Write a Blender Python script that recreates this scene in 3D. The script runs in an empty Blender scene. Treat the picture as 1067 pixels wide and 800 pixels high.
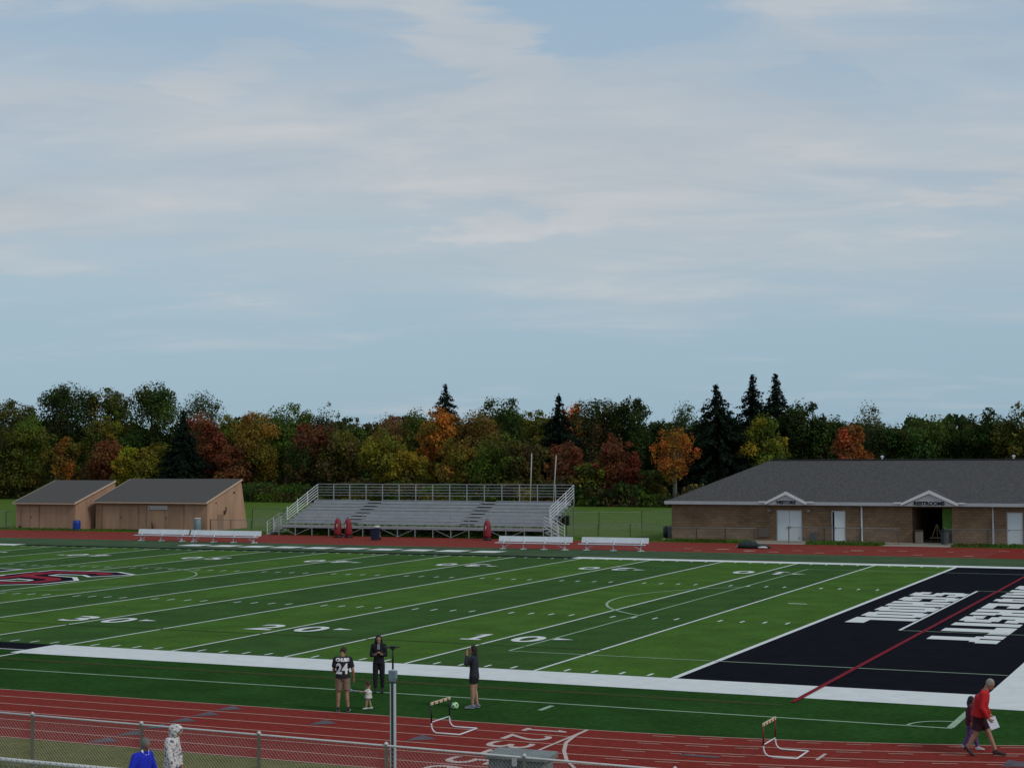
import bpy, bmesh, math, random
import numpy as np
from mathutils import Vector, Matrix, noise
from mathutils.bvhtree import BVHTree
random.seed(7); rng = np.random.default_rng(7)
S = bpy.context.scene; COL = S.collection
rad = math.radians

# ------------------------------------------------------------------ camera
CAM = Vector((16.5151, -47.6111, 6.9495)); YAW, PITCH, ROLL, F = -.429, .0382, -.0066, 1732.08
fw = Vector((math.sin(YAW)*math.cos(PITCH), math.cos(YAW)*math.cos(PITCH), math.sin(PITCH)))
rt = Vector((math.cos(YAW), -math.sin(YAW), 0)); up = rt.cross(fw)
r2 = rt*math.cos(ROLL)+up*math.sin(ROLL); u2 = -rt*math.sin(ROLL)+up*math.cos(ROLL)
cd = bpy.data.cameras.new('camera'); cam = bpy.data.objects.new('camera', cd); COL.objects.link(cam)
cam.matrix_world = Matrix.Translation(CAM) @ Matrix((r2, u2, -fw)).transposed().to_4x4()
cd.sensor_width = 36; cd.lens = 36*F/1067; cd.clip_start = .5; cd.clip_end = 6000
S.camera = cam
def at(px, py, Y):
    d = fw + r2*((px-533.5)/F) - u2*((py-400)/F); t = (Y-CAM.y)/d.y
    return CAM + d*t, t

# ------------------------------------------------------------------ materials
MATS = {}
def mat(name, col, rough=.8, nscale=0, namt=.15, col2=None, bump=0, metal=0, spec=.3, wpos=False, n2=0, stretch=(1, 1, 1)):
    if name in MATS: return MATS[name]
    m = bpy.data.materials.new(name); m.use_nodes = True; nt = m.node_tree; N = nt.nodes; L = nt.links
    b = N['Principled BSDF']; b.inputs['Roughness'].default_value = rough; b.inputs['Metallic'].default_value = metal
    b.inputs['Specular IOR Level'].default_value = spec
    b.inputs['Base Color'].default_value = (*col, 1)
    if nscale:
        if wpos:
            g = N.new('ShaderNodeNewGeometry'); src = g.outputs['Position']
        else:
            t = N.new('ShaderNodeTexCoord'); src = t.outputs['Object']
        mp = N.new('ShaderNodeMapping'); mp.inputs['Scale'].default_value = stretch; L.new(src, mp.inputs['Vector'])
        n = N.new('ShaderNodeTexNoise'); n.inputs['Scale'].default_value = nscale; n.inputs['Detail'].default_value = 6
        n.inputs['Roughness'].default_value = .65
        L.new(mp.outputs[0], n.inputs['Vector'])
        r = N.new('ShaderNodeValToRGB'); r.color_ramp.elements[0].position = .3; r.color_ramp.elements[1].position = .7
        c2 = col2 or tuple(min(1, c*(1+namt)) for c in col); c1 = tuple(c*(1-namt) for c in col) if not col2 else col
        r.color_ramp.elements[0].color = (*c1, 1); r.color_ramp.elements[1].color = (*c2, 1)
        L.new(n.outputs['Fac'], r.inputs['Fac']); out = r.outputs['Color']
        if n2:
            k = N.new('ShaderNodeTexNoise'); k.inputs['Scale'].default_value = n2; k.inputs['Detail'].default_value = 3
            L.new(mp.outputs[0], k.inputs['Vector'])
            mr = N.new('ShaderNodeMapRange'); mr.inputs[1].default_value = .3; mr.inputs[2].default_value = .7; mr.inputs[3].default_value = .80; mr.inputs[4].default_value = 1.16
            L.new(k.outputs['Fac'], mr.inputs[0])
            mx = N.new('ShaderNodeMix'); mx.data_type = 'RGBA'; mx.blend_type = 'MULTIPLY'; mx.inputs[0].default_value = 1
            L.new(out, mx.inputs[6]); L.new(mr.outputs[0], mx.inputs[7]); out = mx.outputs[2]
        L.new(out, b.inputs['Base Color'])
        if bump:
            bp = N.new('ShaderNodeBump'); bp.inputs['Strength'].default_value = bump; bp.inputs['Distance'].default_value = .02
            L.new(n.outputs['Fac'], bp.inputs['Height']); L.new(bp.outputs[0], b.inputs['Normal'])
    MATS[name] = m; return m

def block_mat():
    m = bpy.data.materials.new('tan_block'); m.use_nodes = True; nt = m.node_tree; N = nt.nodes; L = nt.links; b = N['Principled BSDF']
    g = N.new('ShaderNodeNewGeometry'); s = N.new('ShaderNodeSeparateXYZ'); L.new(g.outputs['Position'], s.inputs[0])
    a = N.new('ShaderNodeMath'); a.operation = 'ADD'; L.new(s.outputs[0], a.inputs[0]); L.new(s.outputs[1], a.inputs[1])
    c = N.new('ShaderNodeCombineXYZ'); L.new(a.outputs[0], c.inputs[0]); L.new(s.outputs[2], c.inputs[1])
    t = N.new('ShaderNodeTexBrick'); L.new(c.outputs[0], t.inputs['Vector']); t.inputs['Scale'].default_value = 1
    t.inputs['Brick Width'].default_value = .4; t.inputs['Row Height'].default_value = .2; t.inputs['Mortar Size'].default_value = .014
    t.inputs['Color1'].default_value = (.222, .146, .088, 1); t.inputs['Color2'].default_value = (.168, .110, .067, 1); t.inputs['Mortar'].default_value = (.12, .085, .06, 1)
    t.inputs['Bias'].default_value = -.1
    n = N.new('ShaderNodeTexNoise'); n.inputs['Scale'].default_value = .7; n.inputs['Detail'].default_value = 5; L.new(g.outputs['Position'], n.inputs['Vector'])
    mr = N.new('ShaderNodeMapRange'); mr.inputs[1].default_value = .3; mr.inputs[2].default_value = .7; mr.inputs[3].default_value = .8; mr.inputs[4].default_value = 1.2; L.new(n.outputs['Fac'], mr.inputs[0])
    mx = N.new('ShaderNodeMix'); mx.data_type = 'RGBA'; mx.blend_type = 'MULTIPLY'; mx.inputs[0].default_value = 1
    L.new(t.outputs['Color'], mx.inputs[6]); L.new(mr.outputs[0], mx.inputs[7]); L.new(mx.outputs[2], b.inputs['Base Color'])
    b.inputs['Roughness'].default_value = .95; b.inputs['Specular IOR Level'].default_value = .1
    bp = N.new('ShaderNodeBump'); bp.inputs['Strength'].default_value = .5; bp.inputs['Distance'].default_value = .01; L.new(t.outputs['Fac'], bp.inputs['Height']); bp.invert = True
    L.new(bp.outputs[0], b.inputs['Normal']); return m

def leaf_mat():
    m = bpy.data.materials.new('leaves'); m.use_nodes = True; nt = m.node_tree; N = nt.nodes; L = nt.links; b = N['Principled BSDF']
    a = N.new('ShaderNodeAttribute'); a.attribute_name = 'leafcol'
    n = N.new('ShaderNodeTexNoise'); n.inputs['Scale'].default_value = 2.2
    t = N.new('ShaderNodeTexCoord'); L.new(t.outputs['Object'], n.inputs['Vector'])
    mr = N.new('ShaderNodeMapRange'); mr.inputs[1].default_value = .3; mr.inputs[2].default_value = .7; mr.inputs[3].default_value = .75; mr.inputs[4].default_value = 1.25; L.new(n.outputs['Fac'], mr.inputs[0])
    mx = N.new('ShaderNodeMix'); mx.data_type = 'RGBA'; mx.blend_type = 'MULTIPLY'; mx.inputs[0].default_value = 1
    L.new(a.outputs['Color'], mx.inputs[6]); L.new(mr.outputs[0], mx.inputs[7]); L.new(mx.outputs[2], b.inputs['Base Color'])
    b.inputs['Roughness'].default_value = .8; b.inputs['Specular IOR Level'].default_value = .08
    tr = N.new('ShaderNodeBsdfTranslucent'); L.new(mx.outputs[2], tr.inputs['Color']); ms = N.new('ShaderNodeMixShader'); ms.inputs[0].default_value = .38
    L.new(b.outputs[0], ms.inputs[1]); L.new(tr.outputs[0], ms.inputs[2]); L.new(ms.outputs[0], N['Material Output'].inputs['Surface'])
    return m
LEAF = leaf_mat(); BLOCK = block_mat()

# ------------------------------------------------------------------ object helpers
def tag(o, label=None, cat=None, group=None, kind=None):
    if label: o['label'] = label
    if cat: o['category'] = cat
    if group: o['group'] = group
    if kind: o['kind'] = kind
    return o
def thing(name, label, cat, loc=(0, 0, 0), rz=0, group=None):
    o = bpy.data.objects.new(name, None); COL.objects.link(o); o.location = loc; o.rotation_euler = (0, 0, rz)
    o.empty_display_size = .3
    return tag(o, label, cat, group)
def link(name, me, m, parent=None, smooth=False):
    o = bpy.data.objects.new(name, me); COL.objects.link(o)
    if m is not None:
        me.materials.clear(); me.materials.append(m)
    if parent is not None: o.parent = parent
    if smooth: me.polygons.foreach_set('use_smooth', [True]*len(me.polygons))
    return o
class MB:
    def __init__(s): s.v = []; s.f = []
    def add(s, vs, fs):
        k = len(s.v); s.v += [tuple(v) for v in vs]; s.f += [tuple(i+k for i in f) for f in fs]; return s
    def box(s, x0, x1, y0, y1, z0, z1):
        return s.add([(x0,y0,z0),(x1,y0,z0),(x1,y1,z0),(x0,y1,z0),(x0,y0,z1),(x1,y0,z1),(x1,y1,z1),(x0,y1,z1)],
                     [(0,3,2,1),(4,5,6,7),(0,1,5,4),(1,2,6,5),(2,3,7,6),(3,0,4,7)])
    def bar(s, a, b, w, h, upv=(0, 0, 1)):      # rectangular bar, w sideways, h along up
        a = Vector(a); b = Vector(b); d = (b-a).normalized(); u = Vector(upv); sd = d.cross(u)
        if sd.length < 1e-4: sd = d.cross(Vector((1, 0, 0)))
        sd.normalize(); u = sd.cross(d); vs = []
        for p in (a, b):
            for i, j in ((-1,-1),(1,-1),(1,1),(-1,1)): vs.append(p+sd*(i*w/2)+u*(j*h/2))
        return s.add(vs, [(0,3,2,1),(4,5,6,7),(0,1,5,4),(1,2,6,5),(2,3,7,6),(3,0,4,7)])
    def tube(s, pts, r, n=8, cap=True):
        pts = [Vector(p) for p in pts]; rs = r if isinstance(r, (list, tuple)) else [r]*len(pts); k = len(s.v)
        ref = None
        for i, p in enumerate(pts):
            d = (pts[min(i+1, len(pts)-1)]-pts[max(i-1, 0)]).normalized()
            if ref is None: ref = Vector((0, 0, 1)) if abs(d.z) < .9 else Vector((1, 0, 0))
            x = d.cross(ref).normalized(); y = x.cross(d).normalized(); ref = y
            for j in range(n):
                a = 2*math.pi*j/n; s.v.append(tuple(p+x*(math.cos(a)*rs[i])+y*(math.sin(a)*rs[i])))
        for i in range(len(pts)-1):
            for j in range(n):
                a = k+i*n+j; b = k+i*n+(j+1) % n; s.f.append((a, b, b+n, a+n))
        if cap:
            s.f.append(tuple(k+j for j in reversed(range(n)))); s.f.append(tuple(k+(len(pts)-1)*n+j for j in range(n)))
        return s
    def lathe(s, prof, c=(0, 0, 0), n=20):
        k = len(s.v)
        for r, z in prof:
            for j in range(n):
                a = 2*math.pi*j/n; s.v.append((c[0]+r*math.cos(a), c[1]+r*math.sin(a), c[2]+z))
        for i in range(len(prof)-1):
            for j in range(n):
                a = k+i*n+j; b = k+i*n+(j+1) % n; s.f.append((a, b, b+n, a+n))
        s.f.append(tuple(k+j for j in reversed(range(n)))); s.f.append(tuple(k+(len(prof)-1)*n+j for j in range(n)))
        return s
    def sph(s, c, r, n=12, m=8):
        rx, ry, rz = r if isinstance(r, (tuple, list)) else (r, r, r); k = len(s.v)
        s.v.append((c[0], c[1], c[2]-rz))
        for i in range(1, m):
            t = math.pi*i/m
            for j in range(n):
                a = 2*math.pi*j/n; s.v.append((c[0]+rx*math.sin(t)*math.cos(a), c[1]+ry*math.sin(t)*math.sin(a), c[2]-rz*math.cos(t)))
        s.v.append((c[0], c[1], c[2]+rz)); top = len(s.v)-1
        for j in range(n):
            s.f.append((k, k+1+(j+1) % n, k+1+j)); q = k+1+(m-2)*n; s.f.append((q+j, q+(j+1) % n, top))
            for i in range(m-2):
                a = k+1+i*n+j; b = k+1+i*n+(j+1) % n; s.f.append((a, b, b+n, a+n))
        return s
    def prism(s, poly, a0, a1, ax='y'):          # poly in the plane across axis ax
        k = len(s.v); n = len(poly)
        for a in (a0, a1):
            for p in poly:
                s.v.append({'y': (p[0], a, p[1]), 'x': (a, p[0], p[1]), 'z': (p[0], p[1], a)}[ax])
        s.f.append(tuple(k+i for i in range(n))); s.f.append(tuple(k+n+i for i in reversed(range(n))))
        for i in range(n): s.f.append((k+i, k+(i+1) % n, k+n+(i+1) % n, k+n+i))
        return s
    def flat(s, poly, z):
        k = len(s.v); s.v += [(p[0], p[1], z) for p in poly]; s.f.append(tuple(range(k, k+len(poly)))); return s
    def rect(s, x0, x1, y0, y1, z): return s.flat([(x0,y0),(x1,y0),(x1,y1),(x0,y1)], z)
    def arc(s, cx, cy, r0, r1, a0, a1, z, n=48):
        for i in range(n):
            p = a0+(a1-a0)*i/n; q = a0+(a1-a0)*(i+1)/n
            s.flat([(cx+r0*math.cos(p), cy+r0*math.sin(p)), (cx+r1*math.cos(p), cy+r1*math.sin(p)), (cx+r1*math.cos(q), cy+r1*math.sin(q)), (cx+r0*math.cos(q), cy+r0*math.sin(q))], z)
        return s
    def build(s, name, m, parent=None, smooth=False, bevel=0, kind=None, fix=True):
        me = bpy.data.meshes.new(name); me.from_pydata(s.v, [], s.f); me.update()
        if fix:
            bm = bmesh.new(); bm.from_mesh(me); bmesh.ops.recalc_face_normals(bm, faces=bm.faces); bm.to_mesh(me); bm.free()
        o = link(name, me, m, parent, smooth)
        if bevel:
            bv = o.modifiers.new('bevel', 'BEVEL'); bv.width = bevel; bv.segments = 2; bv.limit_method = 'ANGLE'
        if kind: o['kind'] = kind
        return o
def struct(name, mb, m): return mb.build(name, m, kind='structure', fix=False)

def text_mesh(txt, size, extrude=0, offset=0, sx=1, bold=0):
    c = bpy.data.curves.new('t', 'FONT'); c.body = txt; c.size = size; c.extrude = extrude; c.offset = offset
    c.align_x = 'CENTER'; c.align_y = 'CENTER'; c.resolution_u = 4
    o = bpy.data.objects.new('t', c); COL.objects.link(o); bpy.context.view_layer.update()
    me = bpy.data.meshes.new_from_object(o.evaluated_get(bpy.context.evaluated_depsgraph_get()))
    bpy.data.objects.remove(o); bpy.data.curves.remove(c)
    co = np.empty(len(me.vertices)*3); me.vertices.foreach_get('co', co); co = co.reshape(-1, 3)
    mid = (co.max(0)+co.min(0))/2; co[:, :2] -= mid[:2]; co[:, 0] *= sx
    me.vertices.foreach_set('co', co.ravel()); me.update()
    return me

# ------------------------------------------------------------------ ground and field
ground_m = mat('far_grass', (.050, .100, .014), .95, .35, .2, (.082, .135, .022), .2, spec=.03, wpos=True, n2=6)
g = MB(); g.rect(-3000, 3000, -2000, 4000, 0); struct('ground', g, ground_m)
turf_m = mat('turf_margin', (.013, .045, .011), .95, 5, .2, (.030, .078, .019), .2, spec=.0, wpos=True, n2=.5)
CX, CY, RI = 0.3, 23.8, 33.2
LX = -84.5
def oval(r_off_near, y_near, r_off_far, y_far, n=40):
    pts = []
    # right end from near to far, left end from far to near
    rn = CY-y_near; rf = y_far-CY
    for i in range(n+1):
        a = -math.pi/2+math.pi*i/n; r = rn+(rf-rn)*i/n; pts.append((CX+r*math.cos(a), CY+r*math.sin(a)))
    for i in range(n+1):
        a = math.pi/2+math.pi*i/n; r = rf+(rn-rf)*i/n; pts.append((LX+r*math.cos(a), CY+r*math.sin(a)))
    return pts
YN, YF = -9.42, 57.0
inner = oval(0, YN, 0, YF); outer = oval(0, YN-6.33, 0, YF+10.3)
g = MB(); g.flat(inner, .006); struct('field_turf', g, turf_m)
far_ap = mat('turf_apron_sheen', (.034, .066, .030), .95, 3, .2, (.060, .100, .046), .2, spec=.05, wpos=True, n2=.4)  # same turf, coloured lighter and greyer for its sheen at grazing angles
g = MB(); g.rect(-84, .3, 49.9, YF, .008); g.flat([(.3, 49.9), (21, 49.9), (16, 53.0), (9, 55.8), (.3, YF)], .008); struct('far_apron_sheen', g, far_ap)
light_m = mat('turf_light', (.032, .088, .010), .95, 5, .2, (.062, .134, .016), .3, spec=.05, wpos=True, n2=.55)
dark_m = mat('turf_dark', (.020, .062, .011), .95, 5, .2, (.042, .098, .017), .3, spec=.05, wpos=True, n2=.55)
A, B = MB(), MB()
for i in range(20):
    x1 = -4.572*i; x0 = x1-4.572
    (A if i % 2 == 0 else B).rect(x0, x1, 0, 48.768, .010)
struct('field_turf_light_bands', A, light_m); struct('field_turf_dark_bands', B, dark_m)
black_m = mat('turf_black', (.0045, .0045, .0085), .95, 1.2, .25, (.008, .008, .013), .1, spec=.015, wpos=True)
g = MB(); g.rect(0, 9.144, 0, 48.768, .010); g.rect(-91.44-9.144, -91.44, 0, 48.768, .010)
g.rect(-68.3, -23.3, -1.6, 0, .010); g.rect(-68, -23.6, 48.768, 49.9, .010); struct('end_zone_turf', g, black_m)
white = mat('line_white', (.54, .56, .56), .9, 1.6, .05, (.63, .65, .65), spec=.03, wpos=True)
thin = mat('line_faded', (.26, .36, .26), .85, 2, .15, spec=.04, wpos=True)
redl = mat('line_red', (.17, .012, .022), .85, 3, .1, spec=.04, wpos=True)
brown = mat('line_brown', (.048, .044, .012), .9, .9, .3, (.024, .058, .012), spec=.04, wpos=True)
w = MB()
for i in range(1, 21): w.rect(-4.572*i-.055, -4.572*i+.055, .02, 48.74, .014)
w.rect(-.1, .1, 0.02, 48.74, .014)
for i in range(1, 100):
    if i % 5 == 0: continue
    x = -.9144*i
    for y0 in (.25, 48.1): w.rect(x-.05, x+.05, y0, y0+.5, .014)
    for y in (16.26, 32.51): w.rect(x-.05, x+.05, y-.3, y+.3, .014)
w.rect(-4.572*.6-.35, -4.572*.6+.5, 24.3, 24.45, .014)
struct('yard_lines', w, white)
w = MB()
w.rect(-23.3, 9.144, -2.38, 0, .012); w.rect(9.144, 11.6, -2.38, 51.1, .012); w.rect(-23.6, 9.144, 48.768, 50.1, .012)
w.rect(-95, -68.3, -2.38, 0, .012); w.rect(-95, -68, 48.768, 50.1, .012)
struct('sideline_border', w, white)
w = MB()
for k in range(10):
    if k == 5: pass
    x = -56+2.62*k; w.flat([(x, 52.2), (x+1.9, 52.2), (x+2.1, 53.9), (x+.2, 53.9)], .014)
w.rect(-22.93, -22.80, -3.7, -1.62, .018); w.rect(-68, -23.3, -1.72, -1.62, .018)
struct('team_area_markings', w, white)
# soccer lines
w = MB(); w.rect(-91, 9.2, -5.88, -5.78, .012); w.rect(9.06, 9.24, -5.78, -2.4, .016)
w.rect(-7.4, 9.1, 4.22, 4.31, .018); w.rect(-7.46, -7.36, 4.31, 44.5, .018); w.rect(-7.36, 9.1, 44.42, 44.5, .018)
w.rect(3.64, 9.1, 15.3, 15.38, .022); w.rect(3.64, 9.1, 33.4, 33.48, .022)
w.arc(9.1, -5.83, .95, 1.03, math.pi/2, math.pi, .020, 10)
w.arc(-45.72, 24.38, 9.1, 9.2, -math.pi, math.pi, .026, 90)
w.rect(-1.35, -1.2, -7.1, -6.25, .016)
a = math.acos((7.41-1.86)/9.15)
w.arc(-1.86, 24.38, 9.08, 9.2, math.pi-a, math.pi+a, .022, 30)
struct('soccer_lines', w, thin)
w = MB(); w.rect(3.56, 3.68, 15.38, 33.4, .022); struct('goal_area_line', w, white)
w = MB(); w.rect(4.45, 4.61, -3.3, 49.3, .030); struct('red_end_line', w, redl)
w = MB(); w.rect(-60, 4.4, -3.95, -3.6, .012); w.rect(-40, -4.4, 5.55, 5.68, .018); struct('brown_line', w, brown)

# field numbers (paint)
def place_flat(me, name, m, x, y, z, rz=0):
    o = link(name, me, m); o.location = (x, y, z); o.rotation_euler = (0, 0, rz); o['kind'] = 'structure'; return o
def glyph(ch, w_, h_):
    me = text_mesh(ch, 1, offset=.018)
    co = np.empty(len(me.vertices)*3); me.vertices.foreach_get('co', co); co = co.reshape(-1, 3)
    d = np.ptp(co, axis=0); co[:, 0] *= w_/d[0]; co[:, 1] *= h_/d[1]; me.vertices.foreach_set('co', co.ravel()); me.update(); return me
gm = {c: glyph(c, .62 if c == '1' else 1.12, 1.85) for c in '12345 0'.replace(' ', '')}
one = MB(); one.flat([(-.13,-.7),(.13,-.7),(.13,.92),(-.02,.92),(-.13,.86)], 0); one.flat([(-.42,.42),(-.13,.55),(-.13,.86)], 0); one.flat([(-.4,-.92),(.4,-.92),(.4,-.7),(-.4,-.7)], 0)
om = one.build('tmp', white); gm['1'] = om.data; bpy.data.objects.remove(om)
for i, c in enumerate('1234543'):
    x = -9.144*(i+1)
    for yy, r in ((7.65, 0), (41.1, math.pi)):
        sgn = 1 if r == 0 else -1
        place_flat(gm[c].copy(), 'field_number', white, x-.98*sgn, yy, .026, r)
        place_flat(gm['0'].copy(), 'field_number', white, x+.98*sgn, yy, .026, r)
        if c != '5' or i != 4:
            q = MB(); ax = x+1.85 if i < 4 else x-1.85; dr = 1 if i < 4 else -1
            yo = 8.0 if r == 0 else 40.8
            q.flat([(ax, yo-.28), (ax+dr*.75, yo), (ax, yo+.28)], .026); struct('number_arrow', q, white)

# block letters in the end zone, drawn on a 5 x 7 grid
def rws(t): return [r for c in t.split() for r in [c.split('*')[0]]*int((c+'*1').split('*')[1])]
GL = {k: rws(v) for k, v in {'S': '0111110 1111111 1110111 1110000 1111110 0111111 0000111 1110111 1111111 0111110', 'C': '0111110 1111111 1110111*2 1110000*2 1110111*2 1111111 0111110',
      'H': '1110111*4 1111111*2 1110111*4', 'O': '0111110 1111111 1110111*6 1111111 0111110', 'L': '1110000*7 1111111*3', 'U': '1110111*8 1111111 0111110',
      'N': '1100111 1110111*2 1111111*3 1111111 1110111*2 1110011', 'I': '111*10', 'V': '1110111*4 0110110*3 0111110*2 0011100',
      'E': '1111111*2 1110000*2 1111110*2 1110000*2 1111111*2', 'R': '1111110 1111111 1110111*2 1111111 1111110 1110111*4', 'T': '1111111*3 0011100*7', 'Y': '1110111*3 0111110 0011100*6'}.items()}
def word(txt, x0, x1, ystart, yend, z):
    # letter tops toward +X, reading toward -Y
    g = MB(); cols = sum(len(GL[c][0]) for c in txt)+1.15*(len(txt)-1); cw = (ystart-yend)/cols; y = ystart
    for ch in txt:
        rows = GL[ch]; n = len(rows); hx = (x1-x0)/n
        for r, row in enumerate(rows):
            c = 0
            while c < len(row):
                if row[c] == '1':
                    e = c
                    while e < len(row) and row[e] == '1': e += 1
                    g.rect(x1-hx*(r+1), x1-hx*r, y-cw*e, y-cw*c, z); c = e
                else: c += 1
        y -= cw*(len(rows[0])+1.15)
    return g
struct('end_zone_lettering', word('SCHOOL', 1.02, 3.5, 32.1, 17.6, .014), white)
struct('end_zone_lettering', word('UNIVERSITY', 5.05, 7.6, 37.5, 12.3, .014), white)

# midfield emblem: interlocked red letters outlined in white and black
def ell(cx, cy, rx, ry, n=48): return [(cx+rx*math.cos(2*math.pi*i/n), cy+ry*math.sin(2*math.pi*i/n)) for i in range(n)]
def stroke(pts, wd, z, g):
    for (a, b) in zip(pts[:-1], pts[1:]):
        a = Vector(a); b = Vector(b); d = (b-a).normalized(); n = Vector((-d.y, d.x))*wd/2; a = a-d*wd*.0; b = b+d*wd*.0
        g.flat([a-n, b-n, b+n, a+n], z)
lx, ly = -46.9, 24.38
Upts = [(-4.4,4.6),(-4.4,-1.5),(-3.6,-3.2),(-2,-4),(-.4,-3.2),(.4,-1.5),(.4,4.6)]
Spts = [(4.6,3.3),(3.6,4.1),(1.2,4.1),(.1,3.2),(.1,1.5),(1.2,.5),(3.4,-.3),(4.3,-1.4),(4.2,-3.1),(3,-4.1),(.8,-4.1),(-.6,-3.2)]
red_p = mat('logo_red', (.24, .014, .03), .85, 3, .1, spec=.04, wpos=True)
for k, (wd, m, nm) in enumerate(((2.8, white, 'white'), (2.2, black_m, 'black'), (.85, red_p, 'red'))):
    for q, P in enumerate((Upts, Spts)):
        # swept outline as one ring strip so nothing overlaps in one plane
        g = MB(); P2 = [Vector((lx+p[0]*1.0-.2, ly+p[1]*.88)) for p in P]; L_, R_ = [], []
        for i, p in enumerate(P2):
            d = (P2[min(i+1, len(P2)-1)]-P2[max(i-1, 0)]).normalized(); n = Vector((-d.y, d.x))*wd/2
            e = d*(wd-1.0)*.5*(-1 if i == 0 else 1 if i == len(P2)-1 else 0)
            L_.append(p+n+e); R_.append(p-n+e)
        for i in range(len(P2)-1): g.flat([R_[i], R_[i+1], L_[i+1], L_[i]], .030+.004*(k*2+q))
        struct('midfield_emblem', g, m)

# ------------------------------------------------------------------ track
track_m = mat('track_red', (.150, .018, .013), .9, 4, .15, (.220, .026, .018), .2, spec=.05, wpos=True, n2=9)
g = MB(); n = len(inner)
for i in range(n):
    j = (i+1) % n; g.flat([outer[i], outer[j], inner[j], inner[i]], .008)
struct('track', g, track_m)
lane = mat('lane_line', (.42, .27, .22), .8, 3, .15, spec=.04, wpos=True)
lanew = mat('lane_white', (.46, .37, .34), .8, 3, .1, spec=.04, wpos=True)
grey_p = mat('exchange_shadow_grey', (.105, .09, .105), .85, 3, .15, spec=.04, wpos=True)
g = MB(); LW = 1.055
for k in range(7):
    y = YN-LW*k
    if k == 6: y += .04
    g.rect(LX, CX, y-.03, y+.03, .012)
    r = CY-y; g.arc(CX, CY, r-.03, r+.03, -math.pi/2, -math.pi/2+1.2, .012, 60)
for k in range(8):
    g.rect(LX, CX, YF+.1+1.25*k, YF+.16+1.25*k, .012)
struct('lane_lines', g, lane)
g = MB()
def tri(x, k, L=.8, W=.86):
    y = YN-LW*(k+.5); g.flat([(x-.24*L/.8, y-W/2), (x+.36*L/.8, y), (x-.24*L/.8, y+W/2)], .016)
for k in range(6): tri(-9.05, k)
for x, k in ((-5.5, 1), (-2.15, 2), (-16.5, 4), (-19, 2)): tri(x, k)
for k in (0, 1, 2): tri(11.5, k, 1.5)
g.rect(4.2, 5.1, YN-2.35, YN-2.15, .016)  # shadow mark on the lane, painted as a grey strip
struct('exchange_and_shadow_marks', g, grey_p)
g = MB(); g.rect(1.0, 1.08, YN-6.2, YN-.03, .020)
pa = [(1.05, YN-.05), (1.08, YN-.9), (1.25, YN-1.9), (1.62, YN-2.9), (2.15, YN-4.0), (2.9, YN-5.1), (3.8, YN-6.2)]
pa = [Vector(p) for p in pa]
for a, b in zip(pa[:-1], pa[1:]):
    g.flat([a-Vector((.05, 0)), a+Vector((.05, 0)), b+Vector((.05, 0)), b-Vector((.05, 0))], .024)
g.rect(7.15, 7.23, YN-1.75, YN-.95, .020)
g.arc(CX, CY, 0, 0, 0, 0, .02, 0)
struct('start_finish_lines', g, lanew)
g = MB()
for k in range(4):
    r = CY-YN+LW*k+(.28 if k else .3)
    for i in range(8): g.arc(CX, CY, r-.025, r+.025, -math.pi/2+(2.5+i*1.15)/r, -math.pi/2+(3.05+i*1.15)/r, .016, 3)
for i in range(16):
    x = -20+i*1.55+random.uniform(-.4, .4); y = YF+random.choice((1.6, 3.4, 5.2, 6.9)); g.rect(x, x+random.uniform(.35, .8), y, y+.25, .016)
for x, y in ((-17.8, 60.2), (-15.6, 59.2), (-9.0, 61.5)): g.rect(x, x+.8, y, y+.5, .020)
struct('relay_dashes', g, lane)
for k, c in enumerate('123456'):
    me = gm['1'] if c == '1' else text_mesh(c, 1)
    me = me.copy(); co = np.empty(len(me.vertices)*3); me.vertices.foreach_get('co', co); co = co.reshape(-1, 3)
    d = np.ptp(co, axis=0); co[:, 0] *= (.4 if c == '1' else .72)/d[0]; co[:, 1] *= 1.15/d[1]; me.vertices.foreach_set('co', co.ravel()); me.update()
    place_flat(me, 'lane_number', lanew, .12, YN-LW*(k+.5), .016, -math.pi/2)
# concrete
conc = mat('concrete', (.27, .24, .20), .9, 2, .15, spec=.15, wpos=True, n2=12)
g = MB(); g.box(-25.3, 18, 69.55, 70.9, -.1, .06); g.rect(-17.6, -13.7, 67.35, 69.55, .014); g.rect(-8.2, -3.6, 67.35, 69.55, .014)
struct('building_walk', g, conc)
g = MB(); g.rect(-60, 40, -20.6, YN-6.2, .004); struct('grass_strip', g, mat('dry_grass', (.080, .092, .022), .95, 1.5, .2, (.145, .135, .045), .3, spec=.03, wpos=True, n2=7))
g = MB(); g.rect(-60, 40, -26, -20.6, .006); struct('spectator_path', g, conc)

# ------------------------------------------------------------------ metal bits
galv = mat('galvanised', (.46, .47, .47), .6, 6, .12, metal=0, spec=.4)
galv_d = mat('galvanised_dull', (.20, .22, .22), .6, 6, .12)
wire = mat('fence_wire', (.30, .28, .28), .6, metal=.2)
alum = mat('aluminium', (.36, .37, .39), .45, 1.2, .12, metal=.3, spec=.5)
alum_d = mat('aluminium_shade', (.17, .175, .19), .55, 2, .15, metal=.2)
wpaint = mat('white_paint', (.62, .65, .68), .5, 1.5, .06)
black_pl = mat('black_plastic', (.012, .013, .015), .5, 5, .2)

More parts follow.
